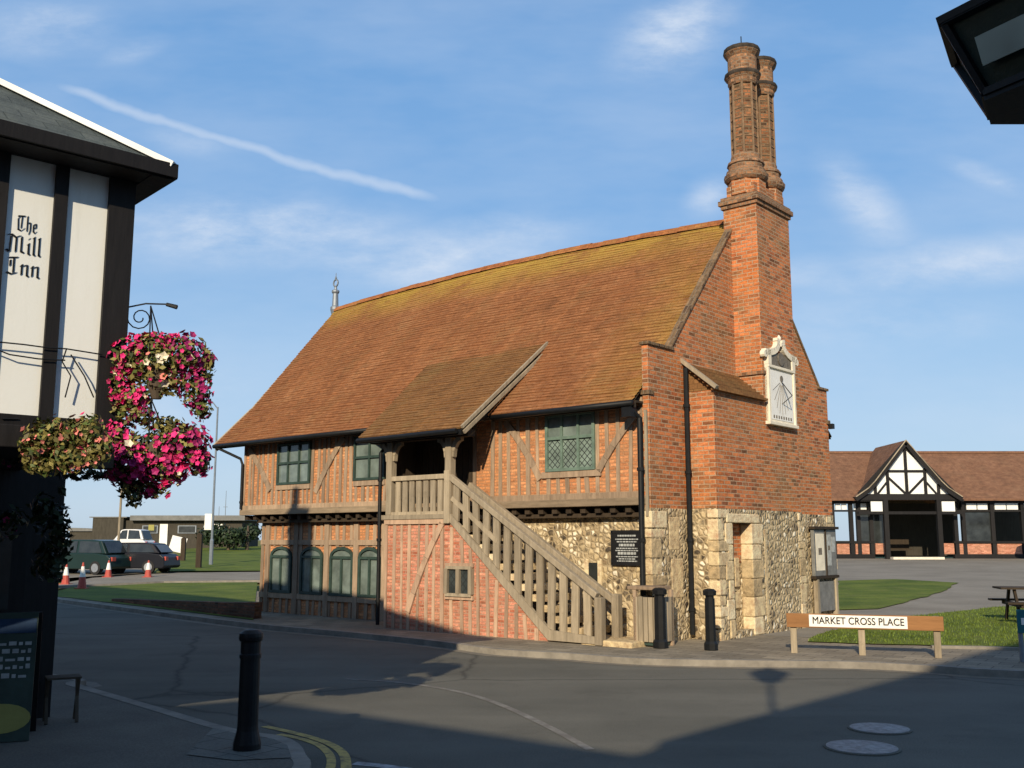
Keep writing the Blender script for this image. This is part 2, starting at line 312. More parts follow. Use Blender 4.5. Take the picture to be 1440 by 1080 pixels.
# ---------------------------------------------------------------- mesh builder
class MB:
    def __init__(s): s.v = []; s.f = []; s.m = []; s.mi = 0
    def poly(s, pts, faces):
        o = len(s.v); s.v += [tuple(p) for p in pts]
        for f in faces: s.f.append([o+i for i in f]); s.m.append(s.mi)
        return s
    def box(s, x0, x1, y0, y1, z0, z1):
        x0, x1 = sorted((x0, x1)); y0, y1 = sorted((y0, y1)); z0, z1 = sorted((z0, z1))
        return s.poly([(x0, y0, z0), (x1, y0, z0), (x1, y1, z0), (x0, y1, z0), (x0, y0, z1), (x1, y0, z1), (x1, y1, z1), (x0, y1, z1)],
                      [(0, 3, 2, 1), (4, 5, 6, 7), (0, 1, 5, 4), (1, 2, 6, 5), (2, 3, 7, 6), (3, 0, 4, 7)])
    def bar(s, p, q, w, t, up=(0, 1, 0)):
        p = Vector(p); q = Vector(q); d = (q-p).normalized(); n = Vector(up); a = d.cross(n).normalized(); n = a.cross(d)
        pts = [e+a*i*w/2+n*j*t/2 for e in (p, q) for i, j in ((-1, -1), (1, -1), (1, 1), (-1, 1))]
        return s.poly(pts, [(3, 2, 1, 0), (4, 5, 6, 7), (0, 1, 5, 4), (1, 2, 6, 5), (2, 3, 7, 6), (3, 0, 4, 7)])
    def prism(s, pts2, lo, hi, axis='y'):
        n = len(pts2)
        def P(p, h): return {'y': (p[0], h, p[1]), 'x': (h, p[0], p[1]), 'z': (p[0], p[1], h)}[axis]
        pts = [P(p, lo) for p in pts2]+[P(p, hi) for p in pts2]
        return s.poly(pts, [list(range(n)), list(range(2*n-1, n-1, -1))]+[(i, i+n, (i+1) % n+n, (i+1) % n) for i in range(n)])
    def tube(s, pts, r, n=8, cap=True):
        pts = [Vector(p) for p in pts]; rs = r if isinstance(r, (list, tuple)) else [r]*len(pts)
        o = len(s.v); ref = None
        for i, p in enumerate(pts):
            d = (pts[min(i+1, len(pts)-1)]-pts[max(i-1, 0)]).normalized()
            if ref is None: ref = d.orthogonal().normalized()
            a = (ref-d*ref.dot(d)).normalized(); b = d.cross(a); ref = a
            for k in range(n):
                t = 2*pi*k/n; s.v.append(tuple(p+(a*cos(t)+b*sin(t))*rs[i]))
        for i in range(len(pts)-1):
            for k in range(n):
                s.f.append([o+i*n+k, o+i*n+(k+1) % n, o+(i+1)*n+(k+1) % n, o+(i+1)*n+k]); s.m.append(s.mi)
        if cap:
            s.f.append([o+k for k in range(n)][::-1]); s.m.append(s.mi)
            s.f.append([o+(len(pts)-1)*n+k for k in range(n)]); s.m.append(s.mi)
        return s
    def lathe(s, prof, c=(0, 0, 0), n=12, rot=0.):
        o = len(s.v)
        for r, z in prof:
            for k in range(n):
                t = 2*pi*k/n+rot; s.v.append((c[0]+r*cos(t), c[1]+r*sin(t), c[2]+z))
        for i in range(len(prof)-1):
            for k in range(n):
                s.f.append([o+i*n+k, o+i*n+(k+1) % n, o+(i+1)*n+(k+1) % n, o+(i+1)*n+k]); s.m.append(s.mi)
        s.f.append([o+k for k in range(n)][::-1]); s.m.append(s.mi)
        s.f.append([o+(len(prof)-1)*n+k for k in range(n)]); s.m.append(s.mi)
        return s
    def leaves(s, c, r, n, size, shell=.5, squash=1., down=0):
        c = Vector(c)
        for _ in range(n):
            d = Vector((random.gauss(0, 1), random.gauss(0, 1), random.gauss(0, 1))).normalized()
            k = shell+(1-shell)*random.random()
            p = c+Vector((d.x*r[0], d.y*r[1], d.z*r[2]))*k
            nn = (d+Vector((random.gauss(0, .5), random.gauss(0, .5), random.gauss(0, .5)))).normalized()
            a = nn.orthogonal().normalized(); a.rotate(Matrix.Rotation(random.random()*6.28, 3, nn)); b = nn.cross(a)
            z = size*(.6+.8*random.random())
            s.poly([p-a*z, p+b*z*.55-a*z*.1, p+a*z, p-b*z*.55-a*z*.1], [(0, 1, 2, 3)])
        return s
    def flowers(s, c, r, n, size, shell=.93):
        c = Vector(c)
        for _ in range(n):
            d = Vector((random.gauss(0, 1), random.gauss(0, 1), random.gauss(0, 1))).normalized()
            p = c+Vector((d.x*r[0], d.y*r[1], d.z*r[2]))*(shell-.1+.36*random.random()**1.3)
            nn = (d+Vector((random.gauss(0, .25), random.gauss(0, .25), random.gauss(0, .25)))).normalized()
            a = nn.orthogonal().normalized(); b = nn.cross(a); z = size*(.55+.95*random.random())
            pts = [p-nn*z*.4]
            for k in range(10):
                t = k*pi/5; q = z*(1 if k % 2 == 0 else .72); pts.append(p+(a*cos(t)+b*sin(t))*q)
            s.poly(pts, [(0, 1+k, 1+(k+1) % 10) for k in range(10)])
        return s
    def build(s, name, mats, parent=None, smooth=False, bevel=0., label=None, cat=None, group=None, kind=None, loc=None, rot=None):
        if not isinstance(mats, (list, tuple)): mats = [mats]
        me = bpy.data.meshes.new(name)
        me.from_pydata(s.v, [], s.f)
        for m in mats: me.materials.append(M[m] if isinstance(m, str) else m)
        me.polygons.foreach_set('material_index', s.m)
        me.update()
        bm = bmesh.new(); bm.from_mesh(me)
        bmesh.ops.recalc_face_normals(bm, faces=bm.faces)
        uvl = bm.loops.layers.uv.new('UVMap')
        Z = Vector((0, 0, 1))
        for f in bm.faces:
            n = f.normal
            if abs(n.z) > .93 or n.length < .1: ua, va = Vector((1, 0, 0)), Vector((0, 1, 0))
            else: ua = Z.cross(n).normalized(); va = n.cross(ua)
            f.smooth = smooth
            for l in f.loops: l[uvl].uv = (l.vert.co.dot(ua), l.vert.co.dot(va))
        bm.to_mesh(me); bm.free()
        o = bpy.data.objects.new(name, me); COL.objects.link(o)
        if parent: o.parent = parent
        if loc is not None: o.location = loc
        if rot is not None: o.rotation_euler = (0, 0, rot)
        if bevel:
            bv = o.modifiers.new('bevel', 'BEVEL'); bv.width = bevel; bv.segments = 2; bv.limit_method = 'ANGLE'
        tag(o, label, cat, group, kind)
        return o
def tag(o, label=None, cat=None, group=None, kind=None):
    if label: o['label'] = label
    if cat: o['category'] = cat
    if group: o['group'] = group
    if kind: o['kind'] = kind
    return o
def thing(name, loc, label, cat, rz=0, group=None):
    o = bpy.data.objects.new(name, None); COL.objects.link(o); o.empty_display_size = .2
    o.location = loc; o.rotation_euler = (0, 0, rz)
    return tag(o, label, cat, group)
def copytree(o, parent=None):
    c = o.copy(); COL.objects.link(c); c.parent = parent
    for ch in list(o.children): copytree(ch, c)
    return c
def textmesh(txt, size, name, mat, parent, loc, rot, extr=.004, align='LEFT', xs=1.):
    cu = bpy.data.curves.new(name, 'FONT'); cu.body = txt; cu.size = size; cu.extrude = extr; cu.align_x = align; cu.align_y = 'CENTER'
    cu.offset = 0
    t = bpy.data.objects.new(name+'_tmp', cu); COL.objects.link(t)
    bpy.context.view_layer.update()
    me = bpy.data.meshes.new_from_object(t.evaluated_get(bpy.context.evaluated_depsgraph_get()))
    bpy.data.objects.remove(t)
    bm = bmesh.new(); bm.from_mesh(me)
    for dx_, dy_ in ((.03, 0), (.015, .02), (.0, .03)):
        bm.verts.ensure_lookup_table(); bm.edges.ensure_lookup_table(); bm.faces.ensure_lookup_table()
        r_ = bmesh.ops.duplicate(bm, geom=bm.verts[:len(me.vertices)]+bm.edges[:len(me.edges)]+bm.faces[:len(me.polygons)])
        for v_ in r_['geom']:
            if isinstance(v_, bmesh.types.BMVert): v_.co.x += dx_*size; v_.co.y += dy_*size; v_.co.z += (dx_+dy_*2)*size*.02
        bm.verts.ensure_lookup_table(); bm.edges.ensure_lookup_table(); bm.faces.ensure_lookup_table()
    bm.to_mesh(me); bm.free()
    me.materials.clear(); me.materials.append(M[mat])
    o = bpy.data.objects.new(name, me); COL.objects.link(o); o.parent = parent
    o.location = loc; o.rotation_euler = rot; o.scale = (xs, 1, 1)
    return o
def sheet(name, poly, mat, off, kind='structure', thick=0, label=None, cat=None):
    bm = bmesh.new()
    vs = [bm.verts.new((p[0], p[1], 0)) for p in poly]; bm.faces.new(vs)
    ys = [p[1] for p in poly]
    cuts = [(0, y) for y in (26, 30, 35, 40, 45, 50, 55, 60, 70, 80, 95) if min(ys) < y < max(ys)]
    for _, y in cuts:
        bmesh.ops.bisect_plane(bm, geom=bm.verts[:]+bm.edges[:]+bm.faces[:], plane_co=(0, y, 0), plane_no=(0, 1, 0))
    if max(ys) > 26:
        for x in (-8, -4, 0, 4, 8):
            bmesh.ops.bisect_plane(bm, geom=bm.verts[:]+bm.edges[:]+bm.faces[:], plane_co=(x, 0, 0), plane_no=(1, 0, 0))
    bmesh.ops.triangulate(bm, faces=bm.faces[:])
    for v in bm.verts: v.co.z = gz(v.co.x, v.co.y)+off
    if thick:
        r = bmesh.ops.extrude_face_region(bm, geom=bm.faces[:])
        for e in r['geom']:
            if isinstance(e, bmesh.types.BMVert): e.co.z -= thick
    bmesh.ops.recalc_face_normals(bm, faces=bm.faces[:])
    me = bpy.data.meshes.new(name); bm.to_mesh(me); bm.free(); me.materials.append(M[mat])
    if not thick:
        if me.polygons[0].normal.z < 0: me.flip_normals()
    o = bpy.data.objects.new(name, me); COL.objects.link(o)
    return tag(o, label, cat, None, kind)
def ribbon(name, pts, w, mat, z, h=0., kind='structure', label=None, cat=None):
    """a strip (or raised kerb when h) following pts"""
    mb = MB(); P = [Vector((p[0], p[1], 0)) for p in pts]
    L = []; R = []
    for i, p in enumerate(P):
        d = (P[min(i+1, len(P)-1)]-P[max(i-1, 0)]).normalized(); n = Vector((-d.y, d.x, 0))
        L.append(p+n*w/2); R.append(p-n*w/2)
    n = len(P); g = [gz(p.x, p.y) for p in P]
    if h:
        v = [(q.x, q.y, g[i]+z) for i, q in enumerate(L)]+[(q.x, q.y, g[i]+z) for i, q in enumerate(R)]+[(q.x, q.y, g[i]+z+h) for i, q in enumerate(L)]+[(q.x, q.y, g[i]+z+h) for i, q in enumerate(R)]
        f = []
        for i in range(n-1):
            f += [(2*n+i, 2*n+i+1, 3*n+i+1, 3*n+i), (i, i+1, 2*n+i+1, 2*n+i), (n+i, 3*n+i, 3*n+i+1, n+i+1)]
        f += [(0, n, 3*n, 2*n), (n-1, 3*n-1, 4*n-1, 2*n-1)]
    else:
        v = [(q.x, q.y, g[i]+z) for i, q in enumerate(L)]+[(q.x, q.y, g[i]+z) for i, q in enumerate(R)]
        f = [(i, n+i, n+i+1, i+1) for i in range(n-1)]
    mb.poly(v, f)
    return mb.build(name, mat, kind=kind, label=label, cat=cat)
def smooth_path(pts, k=6):
    out = []
    P = [pts[0]]+list(pts)+[pts[-1]]
    for i in range(1, len(P)-2):
        for j in range(k):
            t = j/k; a, b, c, d = P[i-1], P[i], P[i+1], P[i+2]
            out.append(tuple(.5*((2*b[q])+(-a[q]+c[q])*t+(2*a[q]-5*b[q]+4*c[q]-d[q])*t*t+(-a[q]+3*b[q]-3*c[q]+d[q])*t**3) for q in (0, 1)))
    out.append((pts[-1][0], pts[-1][1])); return out
# ---------------------------------------------------------------- ground
RZ = -.1
gm = MB(); xs = [-420, -200, -100, -60, -30, -8, -4, 0, 4, 8, 30, 60, 100, 200, 420]; ys = [-60, 0, 26, 30, 35, 40, 50, 60, 70, 80, 95, 200, 700]
gm.poly([(x, y, gz(x, y)-.16) for y in ys for x in xs], [(j*len(xs)+i, j*len(xs)+i+1, (j+1)*len(xs)+i+1, (j+1)*len(xs)+i) for j in range(len(ys)-1) for i in range(len(xs)-1)])
gm.build('ground', 'grassdry', kind='structure')
farpx = [(20, 836), (90, 843), (200, 857), (353, 876), (500, 889), (617, 901), (700, 912), (800, 918), (900, 925), (1050, 928), (1200, 930), (1320, 936), (1440, 943)]
far = [G(x, y) for x, y in farpx]
far = [(-60, 50), (-30, 38.5)]+[(p.x, p.y) for p in far]+[(12, 12.6), (22, 9.5), (40, 4)]
far = smooth_path(far, 4)
nearpx = [(40, 945), (100, 962), (165, 981), (230, 1000), (300, 1021), (345, 1031), (385, 1036), (408, 1046), (418, 1062), (420, 1085)]
near = [G(x, y) for x, y in nearpx]
near = [(-40, 30), (-16, 19.3)]+[(p.x, p.y) for p in near]+[(-1.75, 6.5), (-2.4, 3), (-4, -1), (-6, -4.2)]
near = smooth_path(near, 4)
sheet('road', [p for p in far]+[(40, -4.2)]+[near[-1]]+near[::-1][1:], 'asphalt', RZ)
ribbon('kerb', far, .14, 'kerb', RZ-.1, .2)
ribbon('kerb', near, .14, 'kerb', RZ-.1, .2)
sheet('pavement', near+[(-40, -4.2)], 'pave', -.004, thick=.2)
sheet('pavement', [(-40, -4.21), (40, -4.21), (40, -30), (-40, -30)], 'pave', -.008, thick=.2)
# paving round the hall and across the square on the right
sheet('hall_paving', [q for q in far if -16 < q[0] < 13.5]+[(14, 19), (12, 24), (4, 34), (-9, 36), (-16, 34)], 'hallpave', -.006)
plaza = [(4, 20), (9, 17.2), (16, 12), (60, 12), (60, 61.5), (4, 61.5)]
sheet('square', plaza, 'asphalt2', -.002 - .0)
def gp(l): return [(G(x, y).x, G(x, y).y) for x, y in l]
def rag(l, amt=.05, step=.35):
    out = []
    for i, p in enumerate(l):
        q = l[(i+1) % len(l)]; L0 = sqrt((q[0]-p[0])**2+(q[1]-p[1])**2); n = max(1, min(60, int(L0/step)))
        for k in range(n): out.append((p[0]+(q[0]-p[0])*k/n+random.uniform(-amt, amt), p[1]+(q[1]-p[1])*k/n+random.uniform(-amt, amt)))
    return out
sheet('grass', rag(gp([(1180, 817), (1260, 815), (1345, 820), (1330, 831), (1290, 843), (1235, 857), (1165, 859)]), .06, .5), 'grass', .02, kind='stuff', label='triangular patch of mown grass between the hall and the square', cat='grass')
g2 = gp([(1150, 893), (1230, 872), (1330, 862), (1400, 854), (1475, 851), (1480, 911), (1310, 908), (1215, 906), (1135, 903)])
sheet('grass', rag(g2, .04, .2), 'grass', .012, kind='stuff', label='mown grass plot behind the street name board', cat='grass')
ribbon('kerb', gp([(1310, 911), (1380, 912), (1480, 916)]), .1, 'kerb', -.05, .09)
tf = MB()
def inside(p, poly):
    c = False; j = len(poly)-1
    for i in range(len(poly)):
        if (poly[i][1] > p[1]) != (poly[j][1] > p[1]) and p[0] < (poly[j][0]-poly[i][0])*(p[1]-poly[i][1])/(poly[j][1]-poly[i][1])+poly[i][0]: c = not c
        j = i
    return c
k = 0
while k < 16000:
    p = (random.uniform(4.5, 15), random.uniform(16.5, 30))
    if not inside(p, g2): 
        k += .3; continue
    k += 1; z = gz(*p)+.01; a = random.random()*6.28; h = random.uniform(.02, .06); lx = random.gauss(0, .02)
    tf.poly([(p[0]-cos(a)*.008, p[1]-sin(a)*.008, z), (p[0]+cos(a)*.008, p[1]+sin(a)*.008, z), (p[0]+lx, p[1]+lx, z+h)], [(0, 1, 2)])
M['blade'] = leafmat('grass_blade', (.11, .155, .022), .45)
tf.build('grass_blades', 'blade', kind='stuff', label='short grass blades in the plot behind the street name board', cat='grass')
# left: verge, path, green
sheet('grass', gp([(60, 838), (100, 826), (230, 820), (362, 819), (356, 872), (200, 853), (90, 840)]), 'grass', .01, kind='stuff', label='shaded grass verge beside the kerb left of the hall', cat='grass')
sheet('path', gp([(60, 825), (130, 813), (230, 806), (420, 804), (420, 816), (230, 818), (100, 824)]), 'asphalt2', .016)
sheet('path', gp([(-60, 812), (120, 800), (215, 799), (212, 806), (130, 811), (-60, 824)]), 'asphalt2', .02)
sheet('grass', gp([(218, 804), (235, 790), (262, 772), (420, 768), (420, 803)]), 'grass', .03, kind='stuff', label='sunlit green between the path and the sheds', cat='grass')
ribbon('kerb', gp([(60, 826), (100, 825), (230, 819), (355, 817.5), (420, 817)]), .12, 'kerb', -.05, .1)
M['grit'] = wornpaint('gutter_grit', (.24, .2, .14), (.12, .115, .095), .35, .7, 3)
off = []
for i, p in enumerate(far):
    q = far[min(i+1, len(far)-1)]; o_ = far[max(i-1, 0)]; dx_, dy_ = q[0]-o_[0], q[1]-o_[1]; l_ = sqrt(dx_*dx_+dy_*dy_); off.append((p[0]+dy_/l_*.19+random.uniform(-.02, .02), p[1]-dx_/l_*.19+random.uniform(-.02, .02)))
ribbon('gutter_grit', off, .2, 'grit', RZ+.004)
off = [(p[0]+random.uniform(-.02, .02)+.14, p[1]+.17+random.uniform(-.02, .02)) for p in near if -12 < p[0] < -2 and p[1] > 9.6]
ribbon('gutter_grit', off, .16, 'grit', RZ+.004)
# road markings and a curved pale strip
def mark(name, pts, w, mat, dz=.004):
    return ribbon(name, smooth_path([(G(x, y, RZ).x, G(x, y, RZ).y) for x, y in pts], 6), w, mat, RZ+dz)
mark('yellow_line', [(372, 1022), (408, 1030), (440, 1038), (468, 1049), (484, 1063), (487, 1084)], .09, 'yellow')
mark('yellow_line', [(392, 1033), (420, 1039), (447, 1048), (462, 1060), (466, 1072), (463, 1086)], .08, 'yellow')
mark('pale_road_strip', [(486, 955), (560, 960), (640, 972), (700, 990), (770, 1022), (830, 1055)], .09, 'roadpale')  # curved pale strip in place of a lighter patch of road, no painted line
mark('pale_road_strip', [(498, 1074), (530, 1077), (575, 1083)], .12, 'roadwhite')
for (cx_, cy_, r_, lab) in ((1237, 1026, .31, 'pale worn round cover in the shaded road, farther of the two'), (1212, 1053, .34, 'pale worn round cover in the shaded road, nearer of the two')):
    c = G(cx_, cy_, RZ); mh = thing('manhole_cover', (c.x, c.y, RZ), lab, 'manhole cover', .4, 'round covers in the road')
    mb = MB(); mb.lathe([(r_, .0), (r_, .012), (r_*.98, .014)], (0, 0, 0), 32); mb.build('frame', 'asphalt', mh)
    mb = MB(); mb.lathe([(r_*.93, .014), (r_*.93, .018)], (0, 0, 0), 32)
    mb.build('lid', 'lidmetal', mh)
for (x, y, w) in ((560, 1010, .3), (860, 945, .35)):
    c = G(x, y, RZ); mb = MB(); mb.lathe([(w, 0), (w, .006)], (c.x, c.y, RZ+.001), 20)
sheet('tactile_paving', gp([(300, 1024), (345, 1035), (385, 1040), (404, 1049), (410, 1066), (330, 1070), (262, 1062)]), 'pad', .003)
# ---------------------------------------------------------------- MOOT HALL frame: local x = -a, y = b
AU = radians(-49.4)
Uv = Vector((sin(AU), cos(AU), 0)); Vv = Vector((cos(AU), -sin(AU), 0))
P0 = Vector((2.502, 18.02, 0))
hall = thing('timber_framed_hall', P0, 'old timber framed hall with orange brick, tiled roof, flint base and tall twin chimney', 'hall', atan2(-Uv.y, -Uv.x))
def HW(a, b, z): return P0+Uv*a+Vv*b+Vector((0, 0, z))
def A(mb, a0, a1, b0, b1, z0, z1): return mb.box(-a0, -a1, b0, b1, z0, z1)
LEN, WID, RB = 12.45, 7.75, 3.9
# walls
w = MB(); A(w, .06, LEN, 0, .2, 2.5, 4.5); w.build('upper_wall', 'infill', hall)
w = MB(); A(w, 6.0, 11.95, .3, .55, -.2, 2.45); w.build('ground_wall', 'infill', hall)
w = MB(); A(w, .06, 6.0, .3, .6, -.2, 2.5); w.build('flint_wall', 'flint', hall)
w = MB(); A(w, 11.95, 11.7, .55, WID-.3, -.2, 2.45); A(w, LEN, LEN-.25, .2, WID, 2.5, 4.5)
w.prism([(-.0, 4.5), (WID, 4.5), (RB, 8.5)], -LEN, -LEN+.25, 'x'); w.build('end_wall', 'infill', hall)
w = MB(); A(w, 0.3, LEN, WID-.25, WID, 2.5, 4.5); A(w, .3, 11.95, WID-.5, WID-.26, -.2, 2.5); w.build('rear_wall', 'infill', hall)
w = MB(); A(w, .3, LEN-.26, .21, WID-.26, 2.36, 2.49); w.build('floor_slab', 'oakdark', hall)
# timber framing helper: studs clipped around windows
def frame(name, a0, a1, z0, z1, b, spacing, wins, mat, proud=.025, wid=.085, braces=(), jit=.035, rails=(), topf=None):
    mb = MB(); n = max(1, round(abs(a1-a0)/spacing))
    for i in range(n+1):
        a = a0+(a1-a0)*i/n+(random.uniform(-jit, jit) if 0 < i < n else 0)
        ww = wid*random.uniform(.75, 1.2)
        zt = z1 if topf is None else min(z1, topf(a))
        segs = [(z0, zt)]
        for (wa0, wa1, wz0, wz1) in wins:
            if min(wa0, wa1)-.03 < a < max(wa0, wa1)+.03:
                ns = []
                for (s0, s1) in segs:
                    if wz0 > s0+.05: ns.append((s0, min(s1, wz0)))
                    if wz1 < s1-.05: ns.append((max(s0, wz1), s1))
                segs = ns
        for (s0, s1) in segs:
            if s1-s0 < .06: continue
            t = random.uniform(-.02, .02); pr = proud+random.uniform(-.006, .006)
            mb.bar((-a+t, b-pr/2+.01, s0), (-a-t, b-pr/2+.01, s1), ww, pr+.02)
    for (p, q, ww) in braces:
        c = Vector((-(p[0]+q[0])/2, b-proud, (p[1]+q[1])/2)); d = Vector((-(q[0]-p[0]), 0, q[1]-p[1])); nrm = Vector((-d.z, 0, d.x)).normalized()
        cc = c+nrm*(.06*d.length)
        pp = Vector((-p[0], b-proud, p[1])); qq = Vector((-q[0], b-proud, q[1])); last = pp
        for k_ in range(1, 6):
            t = k_/5; e = pp*(1-t)**2+cc*2*t*(1-t)+qq*t*t
            mb.bar(last, e+(e-last)*.02, ww, .05); last = e
    for (ra0, ra1, rz, rw, rp) in rails:
        mb.box(-ra0, -ra1, b-rp, b+.01, rz-rw/2, rz+rw/2)
    return mb.build(name, mat, hall)
wl = (10.97, 9.67, 3.12, 4.14); wm = (8.07, 7.0, 3.12, 4.13); wr = (2.4, 1.22, 3.08, 4.2)
frame('upper_timber_frame', LEN-.08, 6.6, 2.6, 4.3, 0, .2, [wl, wm], 'oak',
      braces=[((12.2, 4.1), (11.25, 3.0), .15), ((9.45, 2.9), (8.45, 4.15), .15)],
      rails=[(LEN, 6.0, 2.56, .16, .05), (LEN, 6.0, 4.28, .14, .04), (10.97, 9.67, 3.06, .12, .05), (8.07, 7.0, 3.06, .12, .05)])
frame('upper_timber_frame', 4.3, .22, 2.6, 4.3, 0, .24, [wr, (4.25, 4.05, 2.5, 4.2)], 'oak',
      braces=[((3.45, 4.15), (2.55, 2.95), .13), ((1.15, 3.05), (.25, 4.1), .13)],
      rails=[(6.0, .16, 2.56, .18, .05), (6.0, .16, 4.28, .14, .04), (2.5, 1.1, 3.02, .12, .05)])
gw = [(11.53, 10.68, .48, 1.62), (10.32, 9.47, .48, 1.62), (9.2, 8.36, .48, 1.62), (8.18, 7.42, .48, 1.62)]
frame('ground_timber_frame', 11.9, 6.1, -.1, 2.35, .3, .26, gw, 'oak', wid=.1,
      rails=[(11.95, 6.0, .42, .13, .05), (11.95, 6.0, 1.72, .12, .05), (11.95, 6.0, 2.36, .14, .06)])
# posts between the arched windows
mb = MB()
for a in (11.66, 10.5, 9.33, 8.27, 7.3): A(mb, a-.08, a+.08, .24, .32, .0, 2.3)
mb.build('window_post', 'oak', hall)
# jetty: bressumer and joist ends
mb = MB(); A(mb, 6.0, LEN+.02, -.07, .1, 2.4, 2.54); A(mb, .05, 4.1, -.07, .1, 2.4, 2.54); mb.build('bressumer', 'oakweather', hall, bevel=.012)
mb = MB()
for i in range(18): 
    a = 12.3-i*.36
    if a > 6.1: A(mb, a-.06, a+.06, .03, .4, 2.28, 2.395)
for i in range(12):
    a = 3.95-i*.34
    if a > .1: A(mb, a-.06, a+.06, .03, .4, 2.28, 2.395)
A(mb, 6, 11.95, .12, .29, 2.2, 2.275); A(mb, .16, 4.1, .12, .29, 2.2, 2.275)
mb.build('joist_ends', 'oakdark', hall)
# windows
def casement(a0, a1, z0, z1, b, cols, rows, fmat, gmat, name='window', split=.5, toplat=False):
    r = MB(); t = .06
    A(r, a0, a1, b-.07, b+.02, z0, z0+t); A(r, a0, a1, b-.07, b+.02, z1-t, z1)
    A(r, a0, a0-t, b-.068, b+.02, z0+t, z1-t); A(r, a1, a1+t, b-.068, b+.02, z0+t, z1-t)
    W_ = a0-a1
    for i in range(1, cols):
        c = a0-W_*i/cols; A(r, c-.025, c+.025, b-.06, b+.01, z0+t, z1-t)
    for i in range(1, rows):
        c = z0+(z1-z0)*(split if rows == 2 else i/rows); A(r, a0-t, a1+t, b-.064, b+.01, c-.03, c+.03)
    o = r.build(name, fmat, hall, bevel=.005)
    g = MB(); zm = z0+(z1-z0)*split
    A(g, a0-.03, a1+.03, b-.02, b+.005, z0+.03, zm if toplat else z1-.03); g.build('pane', gmat, o)
    if toplat:
        g = MB(); A(g, a0-.03, a1+.03, b-.02, b+.005, zm, z1-.03); g.build('pane', 'glass', o)
    return o
casement(*wl, 0, 3, 2, 'green', 'glass', split=.52)
casement(*wm, 0, 2, 2, 'green', 'glass', split=.52)
casement(*wr, 0, 3, 2, 'palegreen', 'lattice', split=.57, toplat=True)
def archwin(a0, a1, z0, zs, z1, b):
    c = -(a0+a1)/2; hw = abs(a0-a1)/2
    def outline(k, zoff=0): 
        p = [(c-hw+k, z0+k), (c+hw-k, z0+k)]
        for i in range(9):
            t = pi*i/8; p.append((c+(hw-k)*cos(t), zs+(z1-zs-k)*sin(t)))
        return p
    o_, i_ = outline(0), outline(.07); r = MB(); n = len(o_)
    pts = [(x, b-.06, z) for x, z in o_]+[(x, b-.06, z) for x, z in i_]+[(x, b+.02, z) for x, z in o_]+[(x, b+.02, z) for x, z in i_]
    f = []
    for k in range(n):
        j = (k+1) % n; f += [(k, j, n+j, n+k), (k, 2*n+k, 2*n+j, j), (n+k, n+j, 3*n+j, 3*n+k)]
    r.poly(pts, f)
    r.box(c-.03, c+.03, b-.055, b, z0+.05, zs); r.box(c-hw+.05, c+hw-.05, b-.057, b, zs-.03, zs+.03)
    o = r.build('arched_window', 'green', hall)
    g = MB(); g.prism(outline(.03), b-.015, b+.004); g.build('pane', 'glass', o)
for (a0, a1, z0, z1) in gw: archwin(a0, a1, z0, z1-.25, z1, .3)
# slit opening in flint wall
mb = MB(); A(mb, 1.63, 1.42, .28, .31, .95, 1.36); mb.build('slit_opening', 'darkglass', hall)
mb = MB(); A(mb, 1.72, 1.63, .27, .32, .9, 1.4); A(mb, 1.42, 1.33, .27, .32, .9, 1.4); mb.build('slit_surround', 'stone', hall)
# ---- roof with real tile courses
def bow(a): return .02+.26*sin(pi*min(1, max(0, (a+.5)/15.5)))**.9
PROF = [(-.40, 4.25), (.8, 5.32), (3.9, 8.60)]
def prof_pt(PR, s):
    L = [0]
    for p, q in zip(PR, PR[1:]): L.append(L[-1]+sqrt((q[0]-p[0])**2+(q[1]-p[1])**2))
    for i in range(len(PR)-1):
        if s <= L[i+1]+1e-6:
            t = (s-L[i])/(L[i+1]-L[i]); return (PR[i][0]+(PR[i+1][0]-PR[i][0])*t, PR[i][1]+(PR[i+1][1]-PR[i][1])*t)
    return PR[-1]
def prof_len(PR): return sum(sqrt((q[0]-p[0])**2+(q[1]-p[1])**2) for p, q in zip(PR, PR[1:]))
def tiled(PR, aL, aR, course, bowf, seg=.33, lift=.014, mirror=False):
    mb = MB(); L = prof_len(PR); n = int(L/course); dz0 = PR[-1][1]-PR[0][1]
    for i in range(n):
        s0 = i*L/n; s1 = (i+1)*L/n
        aa = [aL(s0/L)+(aR(s0/L)-aL(s0/L))*k_/int(abs(aL(0)-aR(0))/seg) for k_ in range(int(abs(aL(0)-aR(0))/seg)+1)]
        row = []
        for a in aa:
            for s_, lf in ((s0, lift), (s1+.01, .0), (s0, -.01)):
                b_, z_ = prof_pt(PR, min(s_, L)); fr = (z_-PR[0][1])/dz0
                w_ = .012*sin(a*3.1+i*1.7)+.01*sin(a*7.7+i*.9)*random.random()+.02*sin(a*.9+z_)
                z_ += bowf(a)*fr+lf*1.2+w_*.5
                if mirror: b_ = 2*RB-b_
                row.append((-a, b_-(lf*.8 if not mirror else -lf*.8), z_))
        f = []
        for k_ in range(len(aa)-1):
            f += [(3*k_, 3*k_+3, 3*k_+4, 3*k_+1), (3*k_, 3*k_+2, 3*k_+5, 3*k_+3)]
        mb.poly(row, f)
    return mb
def RL(f): return 13.2+.42*f
roof = tiled(PROF, lambda f: RL(f), lambda f: .12, .1, bow).build('roof', 'tile', hall)
tiled(PROF, lambda f: RL(f), lambda f: .12, .3, bow, seg=1., mirror=True).build('rear_roof_slope', 'tile', roof)
